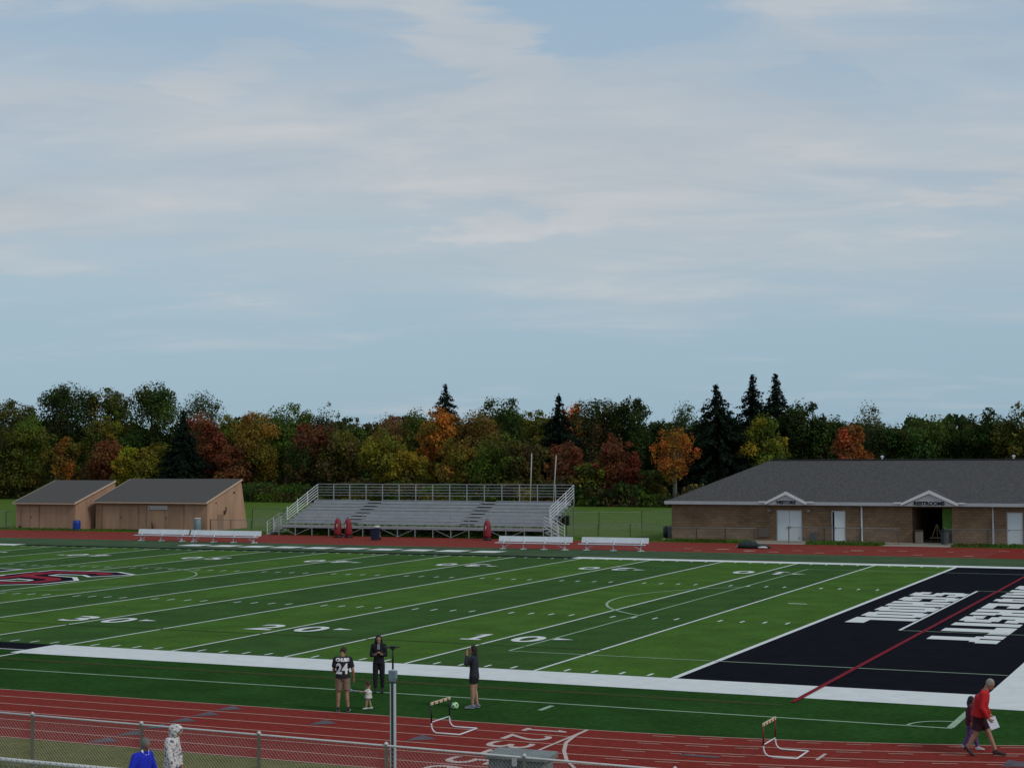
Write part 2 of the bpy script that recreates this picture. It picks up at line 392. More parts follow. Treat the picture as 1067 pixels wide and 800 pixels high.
def fence(name, label, a, b, h, step, sp, r=.0035, pr_=.03, m=galv, wm=wire, n0=0, gate=None, rail2=False):
    a = Vector((*a, 0)); b = Vector((*b, 0)); L_ = (b-a).length; d = (b-a)/L_
    t = thing(name, label, 'fence', tuple(a), math.atan2(d.y, d.x))
    MB().tube([(0, 0, h), (L_, 0, h)], pr_*.6, 8).build('top_rail', m, t, True)
    if rail2: MB().tube([(0, 0, .12), (L_, 0, .12)], pr_*.5, 6).build('bottom_rail', m, t, True)
    xs = np.arange(n0, L_+.01, step)
    for x in xs:
        o = MB().lathe([(pr_, 0), (pr_, h+.02), (pr_*1.25, h+.02), (pr_*1.2, h+.05), (.004, h+.08)], (x, 0, 0), 10).build('post', m, t, True)
    g = MB(); z0 = .05; H = h-.02-z0
    k = -H
    while k < L_:
        for sgn in (1, -1):
            if sgn == 1: p, q = (k, z0), (k+H, z0+H)
            else: p, q = (k, z0+H), (k+H, z0)
            (x0, za), (x1, zb) = p, q
            if x0 < 0: f = -x0/(x1-x0); za += (zb-za)*f; x0 = 0
            if x1 > L_: f = (L_-x0)/(x1-x0); zb = za+(zb-za)*f; x1 = L_
            if x1-x0 > .01: g.tube([(x0, pr_*.9+.004*sgn, za), (x1, pr_*.9+.004*sgn, zb)], r, 3, False)
        k += sp
    g.build('wire_mesh', wm, t, fix=False)
    return t
fence('chain_link_fence', 'long chain link fence between the near grass strip and the path of the spectators', (-23.07, -18.35), (12, -19.5), 1.2, 2.98, .085, .0030, .034, n0=0)
fence('chain_link_fence', 'low chain link fence standing before the block wall left of the double doors', (-24.3, 69.2), (-17.6, 69.2), 1.0, 2.2, .16, .0045, m=galv_d)
fence('chain_link_fence', 'low chain link fence between the white double doors and the restroom opening', (-15.2, 69.2), (-7.35, 69.2), 1.12, 2.6, .16, .0045, m=galv_d)
fence('chain_link_fence', 'low chain link fence right of the restroom opening', (-4.2, 69.2), (14, 69.2), 1.15, 2.9, .16, .0045, m=galv_d)
fence('chain_link_fence', 'low chain link fence between the bleachers and the block building', (-36.5, 72.5), (-26.4, 73.2), 1.0, 2.6, .16, .0045, m=galv_d)
fence('chain_link_fence', 'taller chain link fence further back between bleachers and block building', (-60, 79), (-31.4, 83), 1.5, 4.2, .2, .005, m=galv_d)
fence('chain_link_fence', 'short high fence section behind the left corner of the block building', (-30.4, 80.2), (-26.5, 80.2), 1.75, 3.8, .2, .005, m=galv_d, rail2=True)
fence('chain_link_fence', 'low chain link fence from the right shed wall towards the bleachers', (-66.4, 71.4), (-58.8, 72.6), .95, 1.9, .16, .0045, m=galv_d)
fence('chain_link_fence', 'high chain link fence behind the low one beside the right shed', (-67.5, 79.5), (-57, 79.3), 1.6, 3.4, .2, .005, m=galv_d)
fence('chain_link_fence', 'high chain link fence at the far left beside the left shed', (-98, 67), (-86.2, 69.3), 1.55, 3.8, .2, .005, m=galv_d, rail2=True)

# near bleacher railing with walkway
t = thing('railing', 'thick grey chain link railing across the bottom left corner, closest of all', 'railing', (-6, -33, 0))
MB().tube([(0, 0, 3.52), (14, 0, 3.52)], .021, 10).build('top_rail', galv, t, True)
g = MB()
for k in range(180):
    x = k*.078; g.tube([(x, .02, 3.49), (x+.035, -.028, 3.535), (x+.05, .0, 3.49)], .0045, 4)
    g.tube([(x, 0, 3.49), (x+.95, 0, 2.5)], .0035, 3, False); g.tube([(x, .008, 3.49), (x-.95, .008, 2.5)], .0035, 3, False)
g.build('wire_mesh', galv_d, t, fix=False)
for x in (0.5, 3.5, 6.5, 9.5, 12.5): MB().tube([(x, -.05, 0), (x, -.05, 3.5)], .03, 10).build('post', galv, t, True)
MB().box(-1, 14.5, -1.5, .12, 2.34, 2.4).build('walkway', alum, t)

# ------------------------------------------------------------------ block building
BX0, BX1, BY0, BY1 = -24.6, 16, 70.9, 82.9
bt = thing('concession_building', 'long tan block building with grey hip roof and white doors', 'building', (0, 0, 0))
roof_m = mat('shingle', (.056, .055, .057), .95, 5, .3, (.096, .093, .093), .3, spec=.05, wpos=True, n2=11)
g = MB(); T = .3
def wall_x(g, x0, x1, z0=0, z1=2.75): g.box(x0, x1, BY0, BY0+T, z0, z1)
wall_x(g, BX0, -16.55); wall_x(g, -16.55, -14.66, 2.29); wall_x(g, -14.66, -12.5); wall_x(g, -12.5, -11.5, 2.25); wall_x(g, -11.5, -6.75)
wall_x(g, -6.75, -4.0, 2.55); wall_x(g, -4.0, -.3); wall_x(g, -.3, .78, 2.28); wall_x(g, .78, BX1)
g.box(BX0, BX0+T, BY0+T, BY1, 0, 2.75); g.box(BX1-T, BX1, BY0+T, BY1, 0, 2.75); g.box(BX0+T, BX1-T, BY1-T, BY1, 0, 2.75)
g.box(-6.95, -6.76, BY0+T, BY1-T, 0, 2.75); g.box(-3.99, -3.8, BY0+T, BY1-T, 0, 2.75)
g.build('wall', BLOCK, bt)
dark_in = mat('dark_interior', (.02, .018, .017), .9)
g = MB(); g.box(-6.75, -4.0, BY0, BY1-T, .0, .02); g.box(-6.75, -4.0, BY0+.3, BY1-T, 2.6, 2.7); g.build('passage_floor', conc, bt)
ev = .38; ex0, ex1, ey0, ey1 = BX0-ev, BX1+ev, BY0-ev, BY1+ev; ez = 2.86; RZ = 5.86; hd = (ey1-ey0)/2; cy = (ey0+ey1)/2
V = [(ex0,ey0,ez),(ex1,ey0,ez),(ex1,ey1,ez),(ex0,ey1,ez),(ex0+hd,cy,RZ),(ex1-hd,cy,RZ)]
rf = MB().add(V, [(0,1,5,4),(1,2,5),(2,3,4,5),(3,0,4),(0,3,2,1)]).build('roof', roof_m, bt)
g = MB().bar((ex0+hd, cy, RZ+.01), (ex1-hd, cy, RZ+.01), .3, .09); g.build('ridge_cap', mat('ridge_dark', (.03, .03, .033), .9), rf)
for x in (-10.1, -.6): MB().lathe([(.06, 0), (.06, .22), (.12, .23), (.12, .33), (.02, .36)], (x, cy+.1, RZ-.05), 12).build('vent_cap', wpaint, rf)
gut = mat('gutter_white', (.42, .43, .46), .5, 1.5, .08)
g = MB(); g.box(ex0-.05, ex1+.05, ey0-.06, ey0-.005, ez-.2, ez+.03); g.box(ex0-.06, ex0-.005, ey0-.005, ey1, ez-.2, ez+.03)
g.build('gutter', gut, bt); MB().box(ex0, BX0-.003, ey0, ey1, ez-.22, ez-.205).box(BX0, ex1, ey0, BY0-.003, ez-.22, ez-.205).build('soffit', gut, bt)
trim = mat('trim_white', (.68, .69, .70), .6, 1.5, .06); siding = mat('gable_siding', (.40, .41, .43), .7, 9, .2, wpos=True, stretch=(.2, .2, 6))
letter = mat('letter_black', (.012, .012, .014), .6)
for cx_, hw, pk, txt, sz in ((-15.7, 1.42, 3.58, 'VISITORS', .33), (-5.45, 1.85, 3.72, 'RESTROOMS', .35)):
    yb = ey0-.14; zb = ez-.2
    gb = MB().prism([(cx_-hw, zb), (cx_+hw, zb), (cx_, pk-.08)], yb-.02, yb+.12).build('gable', siding, bt)
    g = MB(); tk = .2
    for s in (-1, 1):
        g.prism([(cx_+s*(hw+.12), zb+.02), (cx_+s*(hw+.12), zb+.02+tk*.9), (cx_, pk+.06), (cx_, pk+.06-tk*1.15)], yb-.1, yb-.003)
        g.prism([(cx_+s*(hw+.12), ez-.02), (cx_+s*(hw+.6), ez-.02), (cx_+s*(hw+.6), ez+.06), (cx_+s*(hw+.12), ez+.06)], yb-.1, yb+.02)
    g.build('gable_trim', trim, gb)
    # little roof behind the gable
    bk = (pk-ez)/((RZ-ez)/hd); MB().add([(cx_-hw-.1,yb,zb+.22),(cx_+hw+.1,yb,zb+.22),(cx_,yb,pk+.08),(cx_,ey0+bk+.2,pk+.08),(cx_-hw-.1,ey0+.05,zb+.22),(cx_+hw+.1,ey0+.05,zb+.22)],
        [(0,2,3,4),(1,5,3,2)]).build('gable_roof', roof_m, gb)
    me = text_mesh(txt, sz, .01, .016, 1.08); o = link('lettering', me, letter, gb); o.location = (cx_, yb-.034, zb+.2); o.rotation_euler = (math.pi/2, 0, 0)
door_m = mat('door_white', (.60, .65, .68), .45, .8, .05)
fr_m = mat('door_frame', (.40, .42, .44), .5)
def door(x0, x1, z1, leaf=None, name='door'):
    f = MB(); f.box(x0, x0+.06, BY0+.03, BY0+.2, 0, z1); f.box(x1-.06, x1, BY0+.03, BY0+.2, 0, z1); f.box(x0+.06, x1-.06, BY0+.03, BY0+.2, z1-.06, z1)
    return f
d = MB().box(-16.49, -15.62, BY0+.08, BY0+.13, .02, 2.23).build('door', door_m, bt)
MB().box(-15.7, -15.66, BY0+.02, BY0+.079, .95, 1.1).tube([(-15.72, BY0+.03, 1.02), (-15.82, BY0+.03, 1.02)], .02).build('handle', galv_d, d)
d2 = MB().box(-15.6, -14.72, BY0+.08, BY0+.13, .02, 2.23).build('door', door_m, bt)
MB().box(-15.56, -15.52, BY0+.02, BY0+.079, .95, 1.1).build('handle', galv_d, d2); MB().box(-14.95, -14.85, BY0+.07, BY0+.079, .2, .32).build('door_stop', galv_d, d2)
door(-16.55, -14.66, 2.29).build('door_frame', fr_m, bt)
door(-12.5, -11.5, 2.25).build('door_frame', wpaint, bt)
d = MB().add([(p.x, p.y, z) for z in (.03, 2.19) for p in (Vector((-11.56, BY0+.1)), Vector((-12.28, BY0-.05)), Vector((-12.26, BY0-.1)), Vector((-11.54, BY0+.05)))],
             [(3,2,1,0),(4,5,6,7),(0,1,5,4),(1,2,6,5),(2,3,7,6),(3,0,4,7)]).build('door', door_m, bt)
d['label'] = 'white door leaf standing slightly open'
MB().box(-12.2, -12.15, BY0-.16, BY0-.085, 1, 1.1).build('handle', galv_d, d)
door(-.3, .78, 2.28).build('door_frame', fr_m, bt)
d = MB().box(-.24, .72, BY0+.06, BY0+.11, .02, 2.22).build('door', door_m, bt); MB().box(-.2, -.14, BY0+.01, BY0+.059, .98, 1.08).build('handle', galv_d, d)
for x, zt in ((-10.3, 2.62), (-1.2, 2.62)):
    g = MB(); g.bar((x, BY0-.3, ez-.22), (x, BY0-.07, ez-.4), .08, .07); g.box(x-.05, x+.05, BY0-.1, BY0-.01, .12, ez-.38); g.bar((x, BY0-.06, .14), (x, BY0-.3, .1), .09, .07)
    g.build('downspout', wpaint if x < -5 else gut, bt)
for x in (-17.06, -14.13):
    l = MB().lathe([(.09, 0), (.15, .05), (.15, .1), (.1, .16), (.02, .2)], (0, 0, 0), 12).build('wall_light', galv_d, bt); l.location = (x, BY0-.18, 2.14)
MB().box(-17.9, -17.1, BY0-.06, BY0-.003, .32, .95).build('utility_panel', mat('panel_grey', (.13, .10, .085), .6), bt)
MB().box(-13.95, -13.5, BY0-.4, BY0-.01, .08, .72).build('vent_box', mat('box_grey', (.05, .055, .065), .6), bt, bevel=.02)
# things in the restroom passage
t = thing('trash_bin', 'small tan trash bin at the left of the restroom opening', 'bin', (-6.25, 70.75, .06))
MB().box(-.24, .24, -.24, .24, 0, .82).build('body', mat('tan_bin', (.19, .15, .12), .8, 4, .15), t, bevel=.03); MB().box(-.27, .27, -.27, .27, .825, .92).build('lid', mat('bin_lid', (.05, .035, .03), .7), t, bevel=.03)
t = thing('floor_sign', 'yellow and wooden floor stand inside the dark restroom opening', 'stand', (-5.35, 72.6, .02))
g = MB(); g.bar((-.45, 0, .03), (-.02, 0, 1.3), .05, .05); g.bar((.45, 0, .03), (.02, 0, 1.3), .05, .05); g.bar((0, .3, .03), (0, .02, 1.3), .05, .05); g.build('leg', mat('stand_yellow', (.24, .21, .09), .6), t)
MB().box(-.5, .5, -.16, .16, .30, .37).build('shelf', mat('stand_wood', (.22, .19, .10), .7), t)
t = MB().box(-4.72, -4.02, 71.3, 71.36, .9, 2.5).build('green_panel', mat('green_panel', (.07, .17, .02), .7, 2, .3)); tag(t, 'bright green panel just inside the right edge of the restroom opening', 'panel')
t = thing('trash_bin', 'dark slate bin standing at the gate post right of the restroom opening', 'bin', (-4.35, 70.0, .0))
MB().lathe([(.25, 0), (.3, .9), (.31, .92)], n=16).build('body', mat('slate', (.035, .05, .055), .6), t); MB().lathe([(.33, .92), (.33, 1.0), (.2, 1.1), (.04, 1.13)], n=16).build('lid', black_pl, t)
t = thing('roller_drum', 'dark rounded drum lying on its side by the left corner of the block building', 'drum', (-25.5, 73, .47), .3)
o = MB().lathe([(.36, -.5), (.44, -.42), (.46, 0), (.44, .42), (.36, .5)], n=24).build('barrel', mat('drum_dark', (.025, .032, .038), .6, 3, .2), t, True); o.rotation_euler = (0, math.pi/2, 0)
for s in (-1, 1):
    o = MB().lathe([(.47, -.03), (.48, 0), (.47, .03)], n=24).build('hoop', black_pl, t); o.rotation_euler = (0, math.pi/2, 0); o.location = (s*.25, 0, 0)

# equipment pile on the far track
def rock(c, r, n, seed, g):
    k = len(g.v); g.sph(c, r, 14, 9)
    for i in range(k, len(g.v)):
        v = Vector(g.v[i]); q = noise.noise(v*2.3+Vector((seed, 0, 0)))*n; g.v[i] = (v.x+q, v.y+q*.5, max(.012, v.z+q*.5))
t = thing('equipment_bag', 'dark equipment bag slumped on the far track before the double doors', 'bag', (-16.1, 62.2, 0))
g = MB(); rock((0, 0, .22), (.75, .35, .3), .2, 1, g); rock((.9, .1, .12), (.7, .3, .17), .15, 4, g); g.build('body', mat('bag_dark', (.018, .028, .028), .8, 5, .3), t, True)
MB().tube([(-.9, -.1, .03), (-.6, -.1, .25), (-.2, -.1, .45), (.2, -.1, .4)], .035, 6).build('strap', mat('strap_white', (.4, .4, .38), .7), t, True)
t = MB(); rock((0, 0, .08), (.35, .2, .09), .05, 3, t); t = t.build('towel', mat('towel', (.5, .5, .5), .9, 6, .1), None, True); t.location = (-15.0, 61.8, .01); tag(t, 'crumpled white towel at the right end of the equipment bag', 'towel')

# ------------------------------------------------------------------ sheds
shed_f = mat('shed_plywood', (.34, .205, .138), .9, 1.2, .14, (.39, .238, .160), .1, spec=.1, wpos=True, n2=.6, stretch=(1, 1, .25))
shed_g = mat('shed_groove', (.235, .145, .095), .9)
shtrim = mat('shed_trim', (.50, .36, .27), .8)
shroof = mat('shed_roof', (.066, .063, .061), .95, 6, .25, (.092, .088, .084), .2, spec=.12, wpos=True)
def shed(label, x0, x1, y0, yp, yb, ze, zp, doors):
    t = thing('storage_shed', label, 'shed', (x0, y0, 0)); W = x1-x0; P = yp-y0; Bk = yb-y0
    g = MB(); g.box(0, W, 0, .1, 0, ze); g.build('front_wall', shed_f, t)
    for x in (0, W-.1):
        MB().prism([(.1, 0), (Bk, 0), (P, zp), (.1, ze+(zp-ze)*.1/P)], x, x+.1, 'x').build('side_wall', shed_f, t)
    MB().add([(.1, Bk, 0), (W-.1, Bk, 0), (W-.1, P, zp), (.1, P, zp)], [(0, 1, 2, 3)]).build('back_wall', shed_f, t)
    s = (zp-ze)/P
    rf = MB().prism([(-.3, ze-.3*s+.01), (P+.05, zp+.05*s+.01), (P+.05, zp+.05*s+.13), (-.3, ze-.3*s+.13)], -.1, W+.1, 'x').build('roof', shroof, t)
    MB().box(-.12, W+.12, -.36, -.305, ze-.3*s-.0, ze-.3*s+.1).build('fascia', shtrim, rf)
    for x in (-.16, W+.103):
        MB().prism([(-.3, ze-.3*s+.0), (P+.02, zp+.0), (P+.02, zp+.14), (-.3, ze-.3*s+.14)], x, x+.05, 'x').build('rake_board', shtrim, rf)
    for a, b, h in doors:
        d = MB().box(a, b, -.05, -.004, .05, h).build('door', shed_f, t)
        f = MB(); f.box(a-.1, b+.1, -.07, -.003, h+.01, h+.09)
        for x in (a-.06, b+.01, (a+b)/2-.012): f.box(x, x+.045, -.062, -.052 if a < x < b-.2 else -.003, .05, h)
        f.build('door_trim', shed_g, d)
        MB().box((a+b)/2+.1, (a+b)/2+.16, -.09, -.063, 1, 1.15).build('handle', black_pl, d)
    g = MB()
    for k in range(int(W/.6)): g.box(.3+k*.6, .312+k*.6, -.006, -.001, 0, ze-.05)
    for k in range(int((P-.3)/.6)): g.box(W+.001, W+.006, .3+k*.6, .312+k*.6, 0, ze)
    g.build('groove', shed_g, t)
    return t
s1 = shed('left tan plywood shed with a sloping grey roof, near the blue barrel', -85.7, -79.05, 69.2, 74.6, 75.4, 2.33, 4.08, [(.7, 2.6, 2.0)])
s2 = shed('wider tan plywood shed with a white sign strip above its door', -78.3, -66.45, 71.0, 76.1, 77.1, 2.42, 4.2, [(.8, 4.6, 2.05), (5.6, 9.4, 2.05)])
sg = MB().box(5.75, 7.8, -.13, -.075, 1.8, 2.1).build('sign_board', mat('sign_white', (.46, .45, .44), .6), s2)
MB().box(5.86, 5.98, -.137, -.132, 1.88, 2.02).build('emblem', black_pl, sg)
g = MB()
for k, (a, b) in enumerate(((6.1, 6.5), (6.56, 6.9), (6.98, 7.2), (7.26, 7.66))): g.box(a, b, -.137, -.132, 1.91, 1.97)
g.build('lettering', mat('sign_grey', (.25, .25, .26), .6), sg)
# conduit, meter and vents on the side wall
g = MB(); g.box(11.852, 11.95, 2.4, 2.65, 1.35, 1.65); g.box(11.852, 11.92, 2.7, 2.8, 1.55, 1.95); g.box(11.852, 11.9, 1.2, 1.32, 2.3, 2.42); g.box(11.852, 11.9, 3.9, 4.1, 3.1, 3.25)
g.build('meter_box', mat('meter', (.05, .035, .03), .7), s2)
g = MB(); g.box(11.852, 11.87, 1.5, 2.4, .0, 1.35); g.build('side_door', shed_g, s2)
g = MB(); rock((0, 0, .35), (.12, .1, .4), .1, 9, g); o = g.build('cart_handle', mat('rust', (.11, .03, .018), .9, 6, .3)); o.location = (-72.0, 70.75, 0)
tag(o, 'small rusty red tool leaning on the wall under the white sign strip', 'tool')
g = MB(); rock((0, 0, .15), (.14, .12, .17), .1, 5, g); o = g.build('old_bucket', mat('bucket', (.025, .02, .018), .8)); o.location = (-85.0, 68.9, 0)
tag(o, 'small black bucket on the grass by the left end of the left shed', 'bucket')
t = thing('barrel', 'bright blue plastic barrel on the grass between the two sheds', 'barrel', (-78.1, 68.2, 0))
MB().lathe([(.27, 0), (.31, .05), (.33, .3), (.34, .45), (.33, .6), (.31, .86), (.27, .9)], n=20).build('body', mat('barrel_blue', (.008, .035, .26), .5, 3, .15), t, True)
for z in (.3, .6): MB().lathe([(.335, z-.02), (.352, z), (.335, z+.02)], n=20).build('hoop', MATS['barrel_blue'], t, True)
t = thing('barrel', 'pale grey blue barrel at the right corner of the wider shed', 'barrel', (-66.9, 70.2, 0))
MB().lathe([(.26, 0), (.28, .05), (.3, .5), (.29, 1.0), (.26, 1.06)], n=20).build('body', mat('barrel_grey', (.16, .22, .25), .5, 3, .15), t, True)
MB().lathe([(.30, 1.06), (.31, 1.1), (.24, 1.14)], n=20).build('lid', galv, t, True)

# ------------------------------------------------------------------ bleachers
bl = thing('bleachers', 'aluminium visitor bleachers with railings behind the far track', 'bleachers', (-57.0, 67.5, 0)); BW = 23.4
dz, dy, y0, z0 = .245, .64, 1.55, .98; NR = 7
aisles = [(5.2, 6.5), (15.6, 16.9)]
segs = [(0, 5.2), (6.5, 15.6), (16.9, BW)]
for r in range(NR):
    y = y0+dy*r; z = z0+dz*r
    for a, b in segs:
        MB().box(a, b, y, y+.26, z+.2, z+.24).build('seat_board', alum, bl)
    MB().box(0, BW, y-.36, y-.04, z-.06, z-.02).build('foot_board', alum, bl)
    MB().box(0, BW, y+.0, y+.02, z-.1, z+.16).build('riser_board', alum, bl)
    for a, b in aisles:
        MB().box(a, b, y-.30, y+.22, z+.06, z+.10).build('aisle_step', alum, bl)
    g = MB()
    for x in np.arange(.4, BW, 1.55): g.box(x, x+.05, y+.04, y+.2, z-.02, z+.198)
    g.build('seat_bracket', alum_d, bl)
gdark = mat('gap_shade', (.012, .012, .013), .9)  # near-black panels paint the shade in the gaps between aisle steps
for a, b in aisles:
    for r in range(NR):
        y = y0+dy*r; z = z0+dz*r; MB().box(a+.05, b-.05, y-.02, y-.005, z-.1, z+.05).build('aisle_gap_shade', gdark, bl)
MB().box(0, BW, 0, 1.2, .72, .78).build('walkway', alum, bl)
MB().box(0, BW, -.05, -.005, .62, .82).build('fascia_board', alum, bl)
# frames and braces
xs = np.linspace(0, BW, 16)
for x in xs:
    g = MB(); g.bar((x, -.05, 0), (x, -.05, 1.78), .05, .05, (0, 1, 0)); g.build('post', alum, bl)
    g = MB(); g.bar((x, .2, .35), (x, y0+dy*NR, z0+dz*NR-.3), .05, .07); g.bar((x, 5.9, 0), (x, 5.9, 2.75), .06, .06, (0, 1, 0)); g.bar((x, 3, 0), (x, 3, 1.5), .05, .05, (0, 1, 0)); g.bar((x, .2, .06), (x, 5.9, .06), .05, .05)
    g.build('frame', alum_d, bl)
for k in range(15):
    a, b = xs[k], xs[k+1]
    if k % 3 == 2: continue
    g = MB(); up_ = k % 3 == 0
    g.bar((a, -.02, .66 if up_ else .05), (b, -.02, .05 if up_ else .66), .03, .035); g.build('brace', alum, bl)
    if k % 2: MB().bar((a, 5.93, .1), (b, 5.93, 2.5), .03, .03).build('brace', alum_d, bl)
g = MB()
for z in (1.0, 1.26, 1.52, 1.77): g.tube([(0, -.05, z), (BW, -.05, z)], .02, 6)
g.build('front_guard_rail', alum, bl)
g = MB(); yb = 6.0
for z in (3.05, 3.28, 3.51, 3.74, 3.98): g.tube([(0, yb, z), (BW, yb, z)], .02 if z < 3.9 else .026, 6)
g.build('back_guard_rail', alum, bl)
for x in xs: MB().bar((x, yb, 2.5), (x, yb, 4.0), .06, .05, (0, 1, 0)).build('guard_post', alum, bl)
for x in (0, BW):
    g = MB()
    for k in range(5):
        h = k*.235; g.tube([(x, 1.2, 1.42+h if x else 1.2+h*.9), (x, yb, 3.02+h)], .022, 6)
    for f in (0, .33, .66, 1):
        y = 1.2+(yb-1.2)*f; zz = 1.3+(3.0-1.3)*f; g.bar((x, y, zz-.15), (x, y, zz+.98), .045, .045, (0, 1, 0))
    g.build('side_guard_rail', wpaint, bl)
for s, xo in ((-1, 0), (1, BW)):
    st = MB()
    for k in range(4): st.box(min(xo+s*(.05+.3*k), xo+s*(.35+.3*k)), max(xo+s*(.05+.3*k), xo+s*(.35+.3*k)), .1, 1.2, .56-.18*k, .60-.18*k)
    st.bar((xo+s*.05, .12, .56), (xo+s*1.25, .12, .03), .04, .12); st.bar((xo+s*.05, 1.18, .56), (xo+s*1.25, 1.18, .03), .04, .12)
    so = st.build('stair', alum, bl); g = MB()
    for yy in (.08, 1.22):
        for k in range(4): g.tube([(xo, yy, 1.0+.25*k), (xo+s*1.2, yy, .3+.25*k)], .018, 6)
        g.bar((xo+s*1.2, yy, 0), (xo+s*1.2, yy, 1.07), .04, .04, (0, 1, 0)); g.bar((xo+s*.6, yy, .2), (xo+s*.6, yy, 1.4), .04, .04, (0, 1, 0))
    g.build('stair_rail', wpaint, so)
t = thing('stacked_mats', 'row of black mats hung under the right end of the bleachers', 'mats', (-34.6, 71.6, .9))
for k in range(4):
    g = MB().box(k*.36, k*.36+.25, -.02, .22, 0, .75); g.build('mat', black_pl, t, bevel=.03)
MB().tube([(-.1, .1, .78), (1.5, .1, .78)], .02, 6).build('hanger_bar', alum_d, t)

# tackling dummies
dred = mat('dummy_red', (.19, .016, .022), .55, 4, .15)
def dummy(x, y, label, rz, tilt=0):
    t = thing('tackling_dummy', label, 'tackling dummy', (x, y, .008), rz, 'red tackling dummies by the bleachers'); t.rotation_euler.x = tilt
    MB().lathe([(.32, .0), (.33, .03), (.33, .15), (.31, .17)], n=20).build('base', black_pl, t, True)
    MB().lathe([(.29, .172), (.30, .4), (.29, .8), (.265, 1.1), (.21, 1.33), (.17, 1.43), (.08, 1.49)], n=20).build('pad', dred, t, True)
    MB().tube([(.0, -.29, .75), (0, -.36, .85), (0, -.31, 1.02), (0, -.24, 1.08)], .02, 6).build('handle', wpaint, t, True)
    MB().tube([(-.1, 0, 1.46), (-.08, 0, 1.56), (.08, 0, 1.56), (.1, 0, 1.46)], .018, 6).build('loop', dred, t, True)
dummy(-50.2, 65.3, 'left one of the two red tackling dummies side by side before the bleachers', .3)
dummy(-49.35, 65.5, 'right one of the two red tackling dummies side by side before the bleachers', -.2, .05)
dummy(-37.3, 65.4, 'red tackling dummy standing alone before the right half of the bleachers', .1)
t = thing('wheeled_bin', 'dark blue wheeled bin with a white bag on top, on the far track', 'bin', (-45.4, 62.7, .008), .2)
nb = mat('navy_plastic', (.012, .018, .045), .5, 4, .2)
MB().add([(-.26,-.26,.06),(.26,-.26,.06),(.26,.26,.06),(-.26,.26,.06),(-.33,-.33,.86),(.33,-.33,.86),(.33,.33,.86),(-.33,.33,.86)], [(0,3,2,1),(4,5,6,7),(0,1,5,4),(1,2,6,5),(2,3,7,6),(3,0,4,7)]).build('body', nb, t, bevel=.03)
MB().box(-.36, .36, -.36, .38, .865, .92).build('lid', nb, t, bevel=.02)
for s in (-1, 1):
    o = MB().lathe([(.1, -.03), (.11, 0), (.1, .03)], n=14).build('wheel', black_pl, t); o.rotation_euler = (0, math.pi/2, 0); o.location = (s*.3, .3, .11)
g = MB(); rock((0, 0, .1), (.22, .15, .1), .06, 2, g); o = g.build('white_bag', MATS['towel'], None, True); o.location = (-45.2, 62.6, .925); tag(o, 'crumpled white bag lying on the dark blue wheeled bin', 'bag')

# ------------------------------------------------------------------ team benches
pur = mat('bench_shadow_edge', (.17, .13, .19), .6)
def bench(x0, x1, y, label):
    t = thing('team_bench', label, 'bench', (x0, y, .006), 0, 'white team benches along the far track'); W = x1-x0
    MB().prism([(.30, .50), (.34, .49), (.44, .86), (.40, .875)], 0, W, 'x').build('backrest', wpaint, t, bevel=.01)
    MB().box(-.12, W-.12, -.1, .17, .40, .44).build('seat', wpaint, t, bevel=.01)
    MB().box(-.1, W-.14, -.108, -.1, .375, .40).build('seat_edge_shadow', pur, t)  # purplish strip below the seat front, a painted shadow line
    n = 4 if W > 5 else 3
    for k in range(n):
        x = .45+(W-.9)*k/(n-1); g = MB()
        g.bar((x, .05, .02), (x, .05, .40), .06, .06, (0, 1, 0)); g.bar((x-.25, .05, .025), (x+.25, .05, .025), .06, .04); g.bar((x, -.2, .02), (x, .5, .02), .06, .04); g.bar((x, .15, .39), (x, .42, .84), .05, .05, (1, 0, 0))
        g.build('leg', wpaint, t)
        if k in (0, n-1):
            s = 1 if k else -1; MB().bar((x, .05, .1), (x-s*.6, .05, .38), .04, .04).build('brace', wpaint, t)
bench(-63.2, -58.5, 56.9, 'leftmost white team bench, in front of the sign of the wider shed')
bench(-58.2, -51.9, 56.7, 'longer white team bench in front of the right corner of the wider shed')
bench(-32.2, -26.7, 56.2, 'white team bench in front of the right end of the bleachers')
bench(-26.2, -21.4, 56.6, 'rightmost white team bench, in front of the open fence beside the block building')

# two tall poles behind the bleachers
gp = mat('goal_pale', (.33, .34, .31), .5)
for px, py, lean, Y_, lab in ((553, 473, -.25, 110, 'left one of the two tall thin pale poles behind the bleachers'), (578.5, 475, -.45, 112, 'right, more tilted one of the two tall thin pale poles behind the bleachers')):
    pl = at(px+1, py, Y_)[0]; t = thing('pole', lab, 'pole', (pl.x+lean, Y_, 0), 0, 'tall poles behind the bleachers')
    MB().tube([(0, 0, 0), (-lean*.5, 0, pl.z*.5), (-lean, 0, pl.z)], .055, 10).build('shaft', gp, t, True)
    MB().lathe([(.14, 0), (.14, .12), (.07, .14)], n=14).build('footing', galv_d, t); MB().sph((-lean, 0, pl.z+.03), .07).build('cap', gp, t, True)

